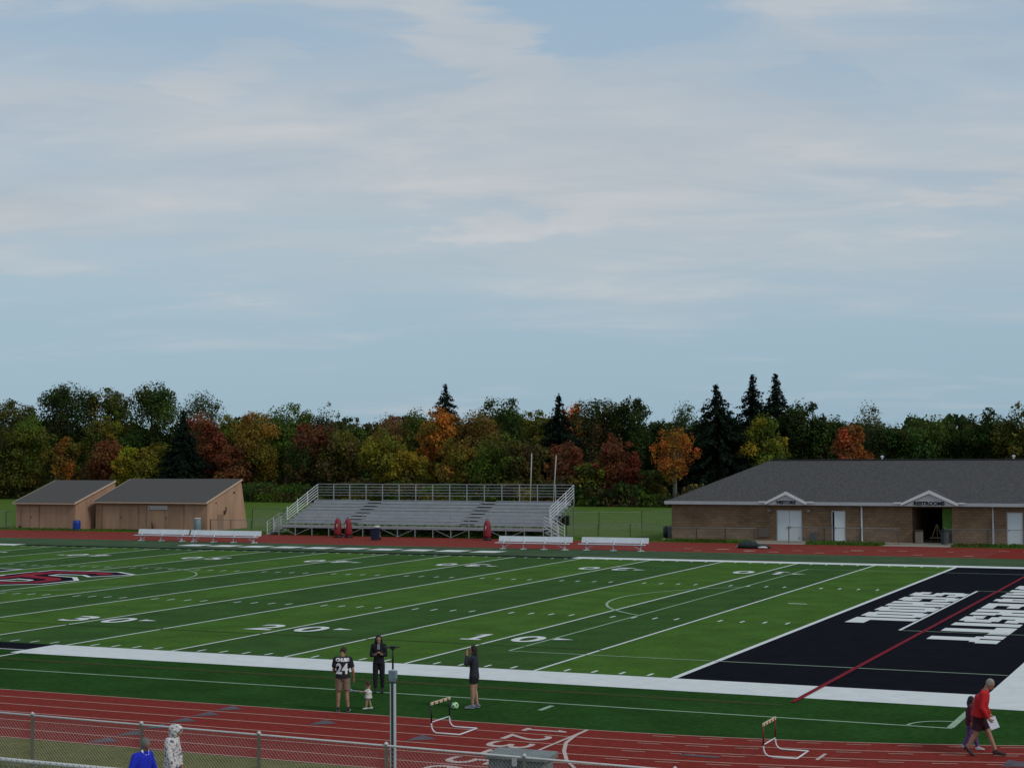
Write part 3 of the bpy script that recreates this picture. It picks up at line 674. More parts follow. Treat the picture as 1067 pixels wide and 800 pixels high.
# ------------------------------------------------------------------ hurdles, mast, box, ball
def hurdle(x, y, label, upm, boardm, stripe):
    t = thing('hurdle', label, 'hurdle', (x, y, .008), 0, 'hurdles left on the track'); W = .98
    for yy in (0, W):
        pts = [(0, yy, .27)]+[(.16-.16*math.cos(a), yy, .2-.18*math.sin(a)) for a in np.linspace(0, math.pi/2, 6)]+[(.76, yy, .02)]
        MB().tube(pts, .018, 8).build('base_tube', wpaint, t, True)
        MB().tube([(0, yy, .25), (0, yy, .70)], .02, 8).build('upright', upm, t, True)
    MB().tube([(0, 0, .27), (0, W, .27)], .014, 8).build('cross_tube', wpaint, t, True)
    MB().tube([(.76, 0, .02), (.76, W, .02)], .018, 8).build('end_tube', wpaint, t, True)
    bd = MB().box(-.018, .018, -.03, W+.03, .68, .75).build('crossbar', boardm, t, bevel=.006)
    g = MB()
    for k in range(4):
        yy = .08+k*.24; g.add([(.02, yy, .685), (.02, yy+.1, .685), (.02, yy+.07, .745), (.02, yy+.03, .745), (-.0205, yy, .685), (-.0205, yy+.1, .685), (-.0205, yy+.07, .745), (-.0205, yy+.03, .745)], [(0,1,2,3),(7,6,5,4),(0,4,5,1),(1,5,6,2),(2,6,7,3),(3,7,4,0)])
    g.build('stripe', stripe, bd)
cream = mat('hurdle_cream', (.50, .42, .27), .6, 6, .1); blk = mat('hurdle_black', (.012, .012, .014), .5); mar = mat('hurdle_maroon', (.13, .015, .015), .5)
hurdle(-2.3, YN-LW*2+.2, 'hurdle with black uprights beside the green ball', blk, cream, mat('stripe_brown', (.06, .03, .02), .6))
hurdle(6.0, YN-LW*2+.3, 'hurdle with dull red uprights left of the walking man in red', mar, cream, mat('stripe_red', (.20, .05, .03), .6))
t = thing('soccer_ball', 'pale green ball on the turf behind the black hurdle', 'ball', (-3.45, -7.75, .10))
MB().sph((0, 0, 0), .10, 20, 14).build('ball', mat('ball_green', (.30, .62, .25), .5, 9, .1, (.6, .75, .5)), t, True)
g = MB()
for v in ((0, -1, 0), (.8, -.5, .35), (-.7, -.5, .5), (0, -.3, 1), (.3, -.6, -.75), (-.7, -.4, -.6)):
    v = Vector(v).normalized(); q = v.to_track_quat('Z', 'Y'); g.flat([(0, 0)], 0) if False else None
    pts = [q @ Vector((.034*math.cos(2*math.pi*i/5), .034*math.sin(2*math.pi*i/5), .098)) for i in range(5)]+[q @ Vector((0, 0, .103))]
    g.add(pts, [(i, (i+1) % 5, 5) for i in range(5)])
g.build('patch', mat('patch_green', (.05, .16, .08), .5), t)
t = thing('mast', 'tall narrow mast with a black T shaped top, standing just behind the near fence', 'mast', (.63, -18.62, 0))
mdk = mat('mast_dark', (.035, .055, .058), .5, 4, .2)
MB().box(-.028, .028, -.03, .03, 0, 2.48).build('column', mdk, t, bevel=.005)
for s in (-1, 1): MB().box(min(s*.030, s*.048), max(s*.030, s*.048), -.04, .04, 0, 2.32).build('side_rail', mat('mast_edge', (.42, .45, .44), .5), t)
MB().prism([(-.05, 2.36), (.05, 2.36), (.08, 2.43), (.08, 2.58), (-.08, 2.58), (-.08, 2.43)], -.05, .05).build('head_box', mat('mast_box', (.16, .21, .25), .5, 6, .2), t, bevel=.01)
MB().tube([(0, 0, 2.6), (0, 0, 3.02)], [.02, .016], 10).build('pole', blk, t, True)
cb = MB().tube([(-.16, .0, 3.02), (.15, .0, 3.04)], .013, 8).build('cross_arm', blk, t, True)
MB().box(-.04, .04, -.04, .04, 2.99, 3.06).build('clamp', blk, cb, bevel=.008)
MB().box(-.19, -.12, -.03, .03, 3.01, 3.035).build('mount', blk, cb)
MB().box(-.16, .16, -.16, .16, 0, .03).build('base_plate', galv_d, t)
t = thing('storage_box', 'grey weathered storage box with overhanging lid behind the near fence', 'box', (2.62, -18.55, 0))
gbx = mat('box_paint', (.13, .145, .14), .6, 7, .25, (.2, .215, .21), n2=2)
MB().box(.05, 1.2, 0, .5, .04, 1.0).build('body', gbx, t, bevel=.015)
MB().add([(0,-.06,1.0),(1.27,-.06,1.0),(1.27,.56,1.0),(0,.56,1.0),(0,-.06,1.06),(1.27,-.06,1.06),(1.27,.56,1.12),(0,.56,1.12)], [(0,3,2,1),(4,5,6,7),(0,1,5,4),(1,2,6,5),(2,3,7,6),(3,0,4,7)]).build('lid', gbx, t, bevel=.01)
for x in (.1, 1.08): MB().box(x, x+.08, .05, .45, 0, .038).build('foot', galv_d, t)
MB().box(.58, .68, -.075, -.062, .9, 1.05).build('latch', galv, t)

# ------------------------------------------------------------------ people
def loft(g, rings, n=20, sx=Vector((1, 0, 0))):
    # rings: (centre, rx, ry)
    k = len(g.v); P = [Vector(r[0]) for r in rings]
    for i, (c, rx, ry) in enumerate(rings):
        d = (P[min(i+1, len(P)-1)]-P[max(i-1, 0)]).normalized(); x = (sx-d*sx.dot(d)).normalized(); y = d.cross(x)
        for j in range(n):
            a = 2*math.pi*j/n; g.v.append(tuple(P[i]+x*(math.cos(a)*rx)+y*(math.sin(a)*ry)))
    for i in range(len(P)-1):
        for j in range(n):
            a = k+i*n+j; b = k+i*n+(j+1) % n; g.f.append((a, b, b+n, a+n))
    g.f.append(tuple(k+j for j in reversed(range(n)))); g.f.append(tuple(k+(len(P)-1)*n+j for j in range(n)))
def caps(g, a, b, ra, rb, n=12):
    a = Vector(a); b = Vector(b); d = (b-a); L_ = d.length; d = d/L_ if L_ > 1e-6 else Vector((0, 0, 1)); pts, rs = [], []
    for t in (-1, -.8, -.5, 0): pts.append(a+d*(ra*t)); rs.append(ra*max(.08, math.sqrt(1-t*t)))
    for t in (0, .5, .8, 1): pts.append(b+d*(rb*t)); rs.append(rb*max(.08, math.sqrt(1-t*t)))
    g.tube(pts, rs, n)
def remesh(g, name, m, parent, vox, smooth=3):
    me = bpy.data.meshes.new(name); me.from_pydata(g.v, [], g.f); me.update()
    bm = bmesh.new(); bm.from_mesh(me); bmesh.ops.recalc_face_normals(bm, faces=bm.faces); bm.to_mesh(me); bm.free()
    o = bpy.data.objects.new(name, me); COL.objects.link(o)
    r = o.modifiers.new('r', 'REMESH'); r.mode = 'VOXEL'; r.voxel_size = vox
    if smooth:
        s = o.modifiers.new('s', 'SMOOTH'); s.iterations = smooth; s.factor = .5
    bpy.context.view_layer.update()
    nm = bpy.data.meshes.new_from_object(o.evaluated_get(bpy.context.evaluated_depsgraph_get()))
    bpy.data.objects.remove(o); bpy.data.meshes.remove(me); nm.name = name
    return link(name, nm, m, parent, True)
def hand(g, wr, d, side, H, nrm, curl=.5):
    # wr wrist, d direction of the palm, nrm palm-facing direction, side sign for thumb
    d = Vector(d).normalized(); nrm = Vector(nrm); nrm = (nrm-d*nrm.dot(d)).normalized(); sd = d.cross(nrm)*side
    wr = Vector(wr); s = H
    for k in range(3): caps(g, wr+sd*(k-1)*.010*s, wr+d*.045*s+sd*(k-1)*.013*s, .0115*s, .0115*s, 10)
    for k, ln in enumerate((.036, .042, .039, .030)):
        b = wr+d*.05*s+sd*(1.5-k)*.0125*s; m1 = b+(d*math.cos(curl*.6)+nrm*math.sin(curl*.6))*ln*.55*s; e = m1+(d*math.cos(curl*1.6)+nrm*math.sin(curl*1.6))*ln*.5*s
        caps(g, b-d*.01*s, m1, .0062*s, .0058*s, 8); caps(g, m1, e, .0058*s, .005*s, 8)
    b = wr+d*.012*s+sd*.018*s; m1 = b+(d*.7+sd*.6+nrm*.35).normalized()*.028*s; e = m1+(d*.9+nrm*.5).normalized()*.022*s
    caps(g, b, m1, .0085*s, .007*s, 8); caps(g, m1, e, .007*s, .006*s, 8)
BASE = dict(pel=(0, 0, .53), waist=(0, 0, .62), chest=(0, .0, .735), neck=(0, -.005, .845), head=(0, .012, .925),
            shL=(-.108, 0, .805), elL=(-.135, -.015, .635), wrL=(-.14, .02, .49), shR=(.108, 0, .805), elR=(.135, -.015, .635), wrR=(.14, .02, .49),
            hiL=(-.05, 0, .515), knL=(-.06, .012, .285), anL=(-.066, -.01, .045), hiR=(.05, 0, .515), knR=(.06, .012, .285), anR=(.066, -.01, .045),
            toL=None, toR=None, look=(0, 1, -.2), pdL=None, pdR=None)
def person(label, loc, rz, H, pose={}, skin=(.32, .17, .11), top=None, bottom=None, hair=None, shoes=None, hs=1.0, fat=1.0, name='person', group=None):
    J = dict(BASE); J.update(pose); V = lambda k: Vector(J[k])*H
    t = thing(name, label, 'person', loc, rz, group); skm = mat('skin_%d' % int(skin[0]*1000), skin, .6, 20, .06)
    for s in 'LR':
        if J['to'+s] is None: a = J['an'+s]; J['to'+s] = (a[0]*1.08, a[1]+.095, a[2]-.03)
    look = Vector(J['look']).normalized(); hd_ = V('head'); hr = H*hs
    upv = Vector((0, 0, 1)); upv = (upv-look*upv.dot(look)).normalized() if abs(look.z) < .95 else Vector((0, 1, 0)); sd = look.cross(upv)
    def hp(x, y, z): return hd_+(sd*x+look*y+upv*z)*hr
    M = Matrix((sd, look, upv)).transposed()
    def hell(g, c, r, n=18, m=12):
        k = len(g.v); g.sph((0, 0, 0), r, n, m)
        for i in range(k, len(g.v)): g.v[i] = tuple(hd_+(M @ (Vector(g.v[i])+Vector(c)))*hr)
    g = MB()
    hell(g, (0, -.005, .012), (.043, .054, .052)); hell(g, (0, .012, -.02), (.034, .038, .044)); hell(g, (0, .028, -.05), (.018, .018, .013))
    caps(g, hp(0, .048, .004), hp(0, .063, -.016), .006*hr, .0085*hr, 8)
    for s in (-1, 1): hell(g, (s*.044, -.004, -.006), (.006, .012, .017), 10, 6)
    caps(g, hp(-.014, .049, -.036), hp(.014, .049, -.036), .0055*hr, .0055*hr, 8)
    caps(g, V('neck')-Vector((0, 0, .02*H)), hd_-upv*.03*hr-look*.012*hr, .034*H*fat**.5, .030*hr)
    loft(g, [(V('pel')-Vector((0, 0, .045*H)), .06*H*fat, .05*H*fat), (V('pel'), .084*H*fat, .06*H*fat), (V('waist'), .074*H*fat, .053*H*fat), (V('chest'), .092*H*fat, .062*H*fat), (V('neck')-Vector((0, 0, .045*H)), .085*H, .045*H), (V('neck'), .035*H, .032*H)])
    for s, sg_ in (('L', -1), ('R', 1)):
        caps(g, V('sh'+s), V('neck')-Vector((0, 0, .03*H)), .036*H, .03*H)
        caps(g, V('sh'+s), V('el'+s), .034*H, .025*H); caps(g, V('el'+s), V('wr'+s), .025*H, .0155*H)
        d = J['pd'+s] or (V('wr'+s)-V('el'+s)); nr = J.get('pn'+s) or (-sg_, .2, 0)
        hand(g, V('wr'+s), d, J.get('th'+s, 1 if s == 'R' else -1), H, nr, J.get('cu'+s, .5))
        caps(g, V('hi'+s)-Vector((0, 0, .015*H)), V('kn'+s), .046*H*fat**.5, .036*H); caps(g, V('kn'+s), V('an'+s), .034*H, .021*H)
        caps(g, V('kn'+s).lerp(V('an'+s), .12)+Vector((0, -.012*H, 0)), V('kn'+s).lerp(V('an'+s), .45)+Vector((0, -.01*H, 0)), .026*H, .026*H)
        caps(g, V('an'+s)-Vector((0, .01*H, .015*H)), V('to'+s), .022*H, .016*H)
    remesh(g, 'body', skm, t, max(.0058, .0036*H), 2)
    e = MB()
    for s in (-1, 1): hell(e, (s*.018, .045, .0), (.007, .004, .005), 8, 6)
    e.build('eyes', mat('eye', (.02, .015, .012), .3), t, True)
    if hair:
        g = MB(); hm = mat('hair_'+hair[0], hair[1], .7, 40, .3)
        hell(g, (0, -.014, .02), (.049, .053, .054)); 
        for s in (-1, 1): hell(g, (s*.036, -.012, .0), (.014, .032, .03), 10, 8)
        if hair[2] == 'long':
            for k in range(11):
                x = (k-5)/5*.04; ph = k*1.7
                caps(g, hp(x, -.032-.02*(1-abs(x)/.04), .01), hp(x*1.15, -.04-.012*(1-abs(x)/.04), -.06), .017*hr, .016*hr, 8)
                caps(g, hp(x*1.15, -.04-.01*(1-abs(x)/.04), -.06), hd_+sd*(x*1.35*hr)-Vector((0, 0, (.175+.015*math.sin(ph))*hr))-look*.045*hr, .016*hr, .010*hr, 8)
            for s in (-1, 1):
                caps(g, hp(s*.042, -.012, .02), hp(s*.056, -.008, -.06), .013*hr, .013*hr, 8); caps(g, hp(s*.056, -.008, -.06), hd_+sd*(s*.082*hr)-Vector((0, 0, .165*hr))+Vector((look.x, look.y, 0))*.045*hr, .018*hr, .009*hr, 8)
        if hair[2] == 'hood': pass
        remesh(g, 'hair', hm, t, .008*max(.6, H/1.7), 2)
    if shoes:
        g = MB(); so = MB()
        for s in 'LR':
            a = V('an'+s); b = V('to'+s); dr = (b-a); dr.z = 0; dr.normalize(); zz = Vector((0, 0, 1))
            fd = (b-a).normalized() if J.get('tilt'+s) else dr
            caps(g, a-fd*.022*H-zz*.008*H, a.lerp(b, .55), .028*H, .025*H); caps(g, a.lerp(b, .4), b+fd*.012*H, .026*H, .019*H); caps(g, a-zz*.005*H, a+zz*.012*H, .027*H, .026*H)
            h_ = a-fd*.035*H-zz*.030*H; tt = b+fd*.03*H; tt.z = (b.z-.011*H) if J.get('tilt'+s) else h_.z
            so.bar(h_, tt, .052*H, .012*H)
        remesh(g, 'shoes', mat('shoe_'+shoes[0], shoes[1], .6, 12, .1), t, .007, 2)
        so.build('soles', mat('sole_'+shoes[0], shoes[2], .6), t, bevel=.006)
    if bottom:
        kd, nm, c, ln = bottom; g = MB(); f = fat
        loft(g, [(V('pel')-Vector((0, 0, .05*H)), .075*H*f, .062*H*f), (V('pel')-Vector((0, 0, .02*H)), .100*H*f, .074*H*f), (V('pel')+Vector((0, 0, .03*H)), .096*H*f, .070*H*f), (V('waist')-Vector((0, 0, .02*H)), .083*H*f, .061*H*f)])
        for s in 'LR':
            hi, kn, an = V('hi'+s), V('kn'+s), V('an'+s)
            if kd == 'shorts':
                e_ = hi.lerp(kn, ln); loft(g, [(hi+Vector((0, 0, .0)), .062*H*f, .066*H*f), (hi.lerp(kn, ln*.5), .060*H, .062*H), (e_, .056*H*max(1, f**.5), .058*H*max(1, f**.5))])
            else:
                e_ = kn.lerp(an, ln); loft(g, [(hi, .060*H*f, .064*H*f), (hi.lerp(kn, .5), .053*H, .056*H), (kn, .043*H, .045*H), (kn.lerp(an, .4), .039*H, .041*H), (e_, .033*H, .035*H)])
        remesh(g, 'shorts' if kd == 'shorts' else 'trousers', mat(nm, c, .85, 14, .15, bump=.3), t, .009, 3)
    if top:
        kd, nm, c, sl, hem = top; g = MB(); f = fat; lo = V('pel')+Vector((0, 0, hem*H))
        loft(g, [(lo, .108*H*f, .084*H*f), (V('waist'), .093*H*f, .070*H*f), (V('chest'), .103*H*f, .075*H*f), (V('neck')-Vector((0, 0, .05*H)), .090*H, .056*H), (V('neck')-Vector((0, 0, .012*H)), .048*H, .044*H), (V('neck')+Vector((0, 0, .004*H)), .041*H, .040*H)])
        for s in 'LR':
            sh, el, wr = V('sh'+s), V('el'+s), V('wr'+s); caps(g, sh, V('neck')-Vector((0, 0, .030*H)), .0435*H, .037*H); caps(g, sh, sh.lerp(el, .3), .0435*H, .041*H)
            if sl <= 1: loft(g, [(sh, .038*H, .038*H), (sh.lerp(el, .15), .043*H, .043*H), (sh.lerp(el, sl), .043*H, .043*H)])
            else:
                loft(g, [(sh, .038*H, .038*H), (sh.lerp(el, .15), .041*H, .041*H), (el, .035*H, .035*H), (el.lerp(wr, .4), .034*H, .034*H)]); loft(g, [(el.lerp(sh, .15), .035*H, .035*H), (el, .036*H, .036*H), (el.lerp(wr, min(1, sl-1)), .025*H, .025*H)])
        to = remesh(g, kd, mat(nm, c, .85, 12, .12, bump=.3), t, .009, 3)
        return t, to
    return t, None
DEG = math.pi/180
# man in the number jersey, back to the camera
t, jersey = person('man in a dark number 24 jersey and khaki shorts seen from behind', (-6.03, -9.22, .01), 28*DEG, 1.71,
    dict(look=(.45, .7, -.6), head=(.012, .028, .917), anL=(-.075, -.01, .045), anR=(.085, -.03, .045), knL=(-.066, .02, .285), elR=(.155, -.01, .635), wrR=(.165, .04, .49), elL=(-.14, .03, .64), wrL=(-.10, .12, .56)),
    skin=(.30, .16, .10), top=('jersey', 'jersey_black', (.016, .014, .020), .75, -.015), bottom=('shorts', 'khaki', (.20, .145, .105), .80), hair=('dark_brown', (.03, .018, .012), 'short'), shoes=('black', (.012, .012, .014), (.4, .4, .4)), fat=1.08)
def on_cloth(txt, size, cloth, parent, z, name, m, sx=1.0, off=.01, bold=.01, xo=0):
    me = text_mesh(txt, size, 0, bold, sx); bm = bmesh.new(); bm.from_mesh(me); bmesh.ops.triangulate(bm, faces=bm.faces)
    bmesh.ops.subdivide_edges(bm, edges=bm.edges, cuts=3, use_grid_fill=True)
    cm = cloth.data; bv = BVHTree.FromPolygons([v.co.copy() for v in cm.vertices], [tuple(p.vertices) for p in cm.polygons])
    for v in bm.verts:
        x, zz = v.co.x+xo, z+v.co.y; h = bv.ray_cast(Vector((x, -2, zz)), Vector((0, 1, 0)))
        v.co = Vector((x, (h[0].y if h[0] else -.1)-off, zz))
    bm.to_mesh(me); bm.free(); link(name, me, m, parent)
on_cloth('24', .37, jersey, jersey, 1.14, 'number', mat('jersey_white', (.66, .67, .70), .7), .88, .014, .012, -.015)
on_cloth('CHUBB', .115, jersey, jersey, 1.37, 'name_lettering', MATS['jersey_white'], .95, .014, .008)
MB_sh = mat('shirt_grey', (.16, .17, .19), .8)
# dark haired woman looking at a phone
tw, jw = person('woman in black top and trousers with long dark hair looking at her phone', (-6.85, -5.8, .01), 205*DEG, 1.64,
    dict(shL=(-.094, 0, .80), shR=(.094, 0, .80), look=(-.1, 1, -.45), head=(0, .022, .92), elL=(-.125, .0, .64), wrL=(-.05, .125, .665), elR=(.13, .0, .64), wrR=(.055, .135, .655), cuL=1.1, cuR=1.0, pdL=(.5, .6, .25), pdR=(-.6, .5, .2), pnL=(.3, 0, 1), pnR=(-.3, 0, 1), anL=(-.06, -.02, .045), anR=(.062, .02, .045)),
    skin=(.36, .20, .14), top=('jacket', 'jacket_black', (.010, .010, .014), 1.78, -.03), bottom=('trousers', 'trousers_black', (.010, .010, .012), .88), hair=('black', (.010, .008, .008), 'long'), shoes=('blackflat', (.012, .012, .014), (.02, .02, .02)), fat=.93)

def loc_at(base, rz, v): c, s = math.cos(rz), math.sin(rz); return (base[0]+c*v[0]-s*v[1], base[1]+s*v[0]+c*v[1], base[2]+v[2])
g = MB().add([(-.035,.0,1.40),(.035,.0,1.40),(.05,.0,1.24),(-.05,.0,1.24)], [(0,1,2,3)]); bv = BVHTree.FromPolygons([v.co.copy() for v in jw.data.vertices], [tuple(p.vertices) for p in jw.data.polygons])
g.v = []; g.f = []
for r in range(7):
    for c in range(4):
        z = 1.385-r*.027; x = (c-1.5)/1.5*(.03+.012*(r/6)); h = bv.ray_cast(Vector((x, 2, z)), Vector((0, -1, 0))); g.v.append((x, (h[0].y if h[0] else .05)+.008, z))
for r in range(6):
    for c in range(3): g.f.append((r*4+c, r*4+c+1, r*4+c+5, r*4+c+4))
g.build('shirt_front', MB_sh, jw)
rzw = 205*DEG
o = MB().box(-.038, .038, -.005, .005, -.075, .075).build('phone', blk, None, bevel=.004); o.location = loc_at((-6.85, -5.8, 0), rzw, (-.01, .32, 1.115)); o.rotation_euler = (-.9, 0, rzw); tag(o, 'dark phone held by the woman in black', 'phone')
# toddler
person('toddler in a white shirt with bare legs reaching an arm out', (-5.56, -8.68, .01), 108*DEG, .80,
    dict(pel=(0, 0, .42), waist=(0, 0, .50), chest=(0, .0, .59), neck=(0, 0, .69), head=(.0, .02, .81), shL=(-.10, 0, .655), elL=(-.12, .12, .60), wrL=(-.10, .25, .60), shR=(.10, 0, .655), elR=(.12, .10, .56), wrR=(.08, .22, .56),
         hiL=(-.05, 0, .40), knL=(-.07, .05, .24), anL=(-.07, .06, .06), hiR=(.05, 0, .40), knR=(.06, -.03, .23), anR=(.06, -.09, .055), look=(0, 1, -.5)),
    skin=(.40, .23, .16), top=('shirt', 'shirt_white', (.52, .50, .47), .8, -.04), bottom=('shorts', 'diaper', (.45, .42, .38), .35), hair=('brown', (.05, .022, .012), 'short'), shoes=('white', (.55, .55, .55), (.6, .6, .6)), hs=1.75, fat=1.55)
g = MB(); rock((0, 0, 0), (.09, .04, .03), .02, 3, g); g = MB().box(-.16, .02, -.03, .03, -.015, .02).box(-.2, -.14, -.05, .05, -.03, .04)
o = g.build('toy', mat('toy_grey', (.22, .25, .30), .6), None, bevel=.01); o.location = loc_at((-5.56, -8.68, 0), 108*DEG, (-.07, .30, .50)); o.rotation_euler = (0, .1, 198*DEG+math.pi); tag(o, 'small grey toy held out by the toddler', 'toy')
# woman on the right, hand raised to her face
person('woman in a dark jacket and black shorts facing left with a hand at her face', (-3.02, -7.45, .01), 98*DEG, 1.68,
    dict(shL=(-.094, 0, .80), shR=(.094, 0, .80), look=(-.1, 1, -.1), head=(0, .018, .925), elL=(-.12, .10, .70), wrL=(-.05, .10, .86), cuL=.5, pdL=(.1, .1, 1), pnL=(0, -1, 0), thL=1, elR=(.13, .07, .68), wrR=(.04, .15, .80), pdR=(-.2, .1, .9), pnR=(0, -1, 0), anL=(-.05, .015, .045), anR=(.055, -.035, .045)),
    skin=(.36, .20, .14), top=('jacket', 'jacket_charcoal', (.022, .024, .034), 1.85, -.05), bottom=('shorts', 'shorts_black', (.010, .010, .012), .50), hair=('darkbrown', (.014, .009, .008), 'long'), shoes=('greyblue', (.14, .15, .20), (.35, .37, .42)), fat=.98)
# man in red walking right
rr = -86*DEG; rb = (10.40, -9.2, .008)
person('grey haired man in a red jacket and maroon shorts walking right with papers', rb, rr, 1.77,
    dict(pel=(0, .0, .515), waist=(0, .01, .60), chest=(0, .035, .715), neck=(0, .08, .825), head=(0, .135, .895), look=(0, .8, -.65),
         shL=(-.108, .05, .785), elL=(-.14, .05, .62), wrL=(-.13, .12, .49), shR=(.108, .055, .785), elR=(.14, .04, .62), wrR=(.13, .13, .48),
         hiL=(-.052, 0, .50), hiR=(.052, 0, .50), knR=(.055, -.045, .275), anR=(.055, -.155, .085), toR=(.055, -.085, .015), tiltR=1, knL=(-.055, .10, .285), anL=(-.055, .19, .05), cuR=1.2, cuL=.7),
    skin=(.34, .18, .12), top=('jacket', 'jacket_red', (.42, .012, .016), 1.9, -.02), bottom=('shorts', 'shorts_maroon', (.035, .008, .016), .78), hair=('grey', (.24, .22, .20), 'short'), shoes=('darkred', (.04, .012, .014), (.03, .02, .02)), fat=1.28)
o = MB().box(-.10, .10, -.004, .004, -.13, .13).build('papers', mat('paper', (.62, .65, .72), .7), None); o.location = loc_at(rb, rr, (.225, .31, .77)); o.rotation_euler = (.2, .35, rr-1.25); tag(o, 'folded white papers in the hand of the man in red', 'papers')
g = MB().box(-.05, .05, -.007, -.0045, -.02, .06).build('print', mat('print_grey', (.25, .25, .3), .7), o)
# child beside him
person('child in a plum top and purple leggings walking behind the man in red', (10.10, -8.62, .008), -84*DEG, 1.24,
    dict(look=(0, 1, -.3), head=(0, .03, .905), neck=(0, .02, .83), anL=(-.05, .12, .045), knL=(-.05, .07, .28), knR=(.05, -.02, .275), anR=(.05, -.13, .08), toR=(.05, -.06, .015), tiltR=1, hiL=(-.05, 0, .50), hiR=(.05, 0, .50)),
    skin=(.22, .11, .07), top=('top', 'top_plum', (.075, .012, .03), 1.7, -.06), bottom=('trousers', 'leggings_purple', (.10, .045, .16), .9), hair=('navy', (.010, .010, .022), 'long'), shoes=('whitish', (.40, .36, .42), (.5, .5, .52)), hs=1.12, fat=1.15)
# spectators behind the near fence
t, jb = person('grey haired person in a royal blue jacket at the bottom left edge', (-2.42, -22.58, .006), -100*DEG, 1.74,
    dict(look=(.1, .9, -.55), head=(0, .05, .90), neck=(0, .03, .835), shL=(-.095, .0, .785), shR=(.095, .0, .785), elL=(-.165, .0, .63), elR=(.165, .0, .63), wrL=(-.17, .04, .49), wrR=(.17, .04, .49), anL=(-.06, .1, .045), anR=(.06, -.1, .045)),
    skin=(.20, .11, .08), top=('jacket', 'jacket_blue', (.010, .022, .42), 1.9, -.03), bottom=('trousers', 'trousers_dark', (.02, .02, .025), .95), hair=('greydark', (.12, .12, .11), 'short'), shoes=('black', (.01, .01, .01), (.3, .3, .3)), fat=1.12)
g = MB()
for s_ in (-1, 1): g.bar((s_*.075, .06, 1.475), (s_*.012, .125, 1.395), .05, .018, (0, 1, .5))
g.build('collar', MATS['jersey_white'], t)
hm = bpy.data.materials.new('hoodie_print'); hm.use_nodes = True; N = hm.node_tree.nodes; L = hm.node_tree.links; b = N['Principled BSDF']; b.inputs['Roughness'].default_value = .9
tc = N.new('ShaderNodeTexCoord'); n1 = N.new('ShaderNodeTexNoise'); n1.inputs['Scale'].default_value = 17; n1.inputs['Detail'].default_value = 2; L.new(tc.outputs['Object'], n1.inputs['Vector'])
cr = N.new('ShaderNodeValToRGB'); e = cr.color_ramp.elements; e[0].position = .38; e[0].color = (.10, .10, .16, 1); e[1].position = .46; e[1].color = (.55, .52, .50, 1)
e2 = cr.color_ramp.elements.new(.60); e2.color = (.60, .57, .55, 1); e3 = cr.color_ramp.elements.new(.66); e3.color = (.28, .20, .20, 1)
L.new(n1.outputs['Fac'], cr.inputs['Fac']); L.new(cr.outputs['Color'], b.inputs['Base Color']); MATS['hoodie'] = hm
t, hd2 = person('person in a white patterned hoodie with the hood up, at the bottom edge', (-2.70, -21.3, .006), -75*DEG, 1.77,
    dict(look=(.1, .9, -.55), head=(0, .045, .905), neck=(0, .03, .835), elL=(-.13, .03, .64), elR=(.13, .03, .64), wrL=(-.12, .06, .50), wrR=(.12, .06, .50), anL=(-.06, .1, .045), anR=(.06, -.1, .045)),
    skin=(.26, .14, .10), top=('hoodie', 'hoodie', (.5, .5, .5), 1.9, -.01), bottom=('trousers', 'jeans', (.06, .11, .20), .95), shoes=('white', (.5, .5, .5), (.5, .5, .5)), fat=1.03)
g = MB(); hc = Vector((0, .045, .905))*1.77; lk = Vector((.1, .9, -.55)).normalized(); uu = (Vector((0, 0, 1))-lk*lk.z).normalized(); ss = lk.cross(uu)
for k in range(13):      # hood: a shell of overlapping bands round the head, open at the face
    a = -.35*math.pi+ (1.7*math.pi)*k/12
    pt = [hc+ss*(math.cos(a)*.088)+uu*(math.sin(a)*.105)+lk*f_ for f_ in (.07, .03, -.03)]+[hc+ss*(math.cos(a)*.045)+uu*(math.sin(a)*.06)-lk*.095]
    for p, q in zip(pt[:-1], pt[1:]): caps(g, p, q, .026, .028, 8)
caps(g, hc-lk*.1, hc-lk*.08-Vector((0, 0, .14)), .06, .075)
o = remesh(g, 'hood', hm, t, .009, 3)

# ------------------------------------------------------------------ trees
bark = mat('bark', (.07, .055, .042), .95, 3, .3); bark2 = mat('bark_pale', (.12, .115, .10), .95, 3, .3)
def leaf_mesh(pos, size, cols, nrm=None, elong=1.0):
    n = len(pos); a = rng.normal(size=(n, 3))
    if nrm is not None: a = nrm+a*.75
    a /= np.linalg.norm(a, axis=1)[:, None]; b = rng.normal(size=(n, 3)); u = np.cross(a, b); u /= np.linalg.norm(u, axis=1)[:, None]; v = np.cross(a, u)
    s = size*rng.uniform(.6, 1.35, n); s = s[:, None]*.5
    sh = rng.uniform(.5, 1.0, (4, n, 1))
    P = np.stack([pos-u*s*elong*sh[0], pos-v*s*sh[1]+a*s*.25, pos+u*s*elong*sh[2], pos+v*s*sh[3]+a*s*.25], 1).reshape(-1, 3)
    me = bpy.data.meshes.new('crown'); me.vertices.add(4*n); me.vertices.foreach_set('co', P.ravel().astype(np.float32))
    me.loops.add(4*n); me.loops.foreach_set('vertex_index', np.arange(4*n, dtype=np.int32))
    me.polygons.add(n); me.polygons.foreach_set('loop_start', np.arange(0, 4*n, 4, dtype=np.int32))
    me.update(calc_edges=True)
    at_ = me.attributes.new('leafcol', 'FLOAT_COLOR', 'POINT'); c = np.repeat(np.concatenate([cols, np.ones((n, 1))], 1), 4, 0); at_.data.foreach_set('color', c.ravel().astype(np.float32))
    return me
def leaf_cols(n, base, lobe_id, jit=.18, hue=.10):
    nl = lobe_id.max()+1; lb = rng.uniform(.74, 1.25, (nl, 1)); lh = 1+rng.normal(0, hue, (nl, 3))
    c = base*lb[lobe_id]*lh[lobe_id]*rng.uniform(1-jit, 1+jit, (n, 1))*(1+rng.normal(0, .07, (n, 3)))
    return np.clip(c, .003, .9)
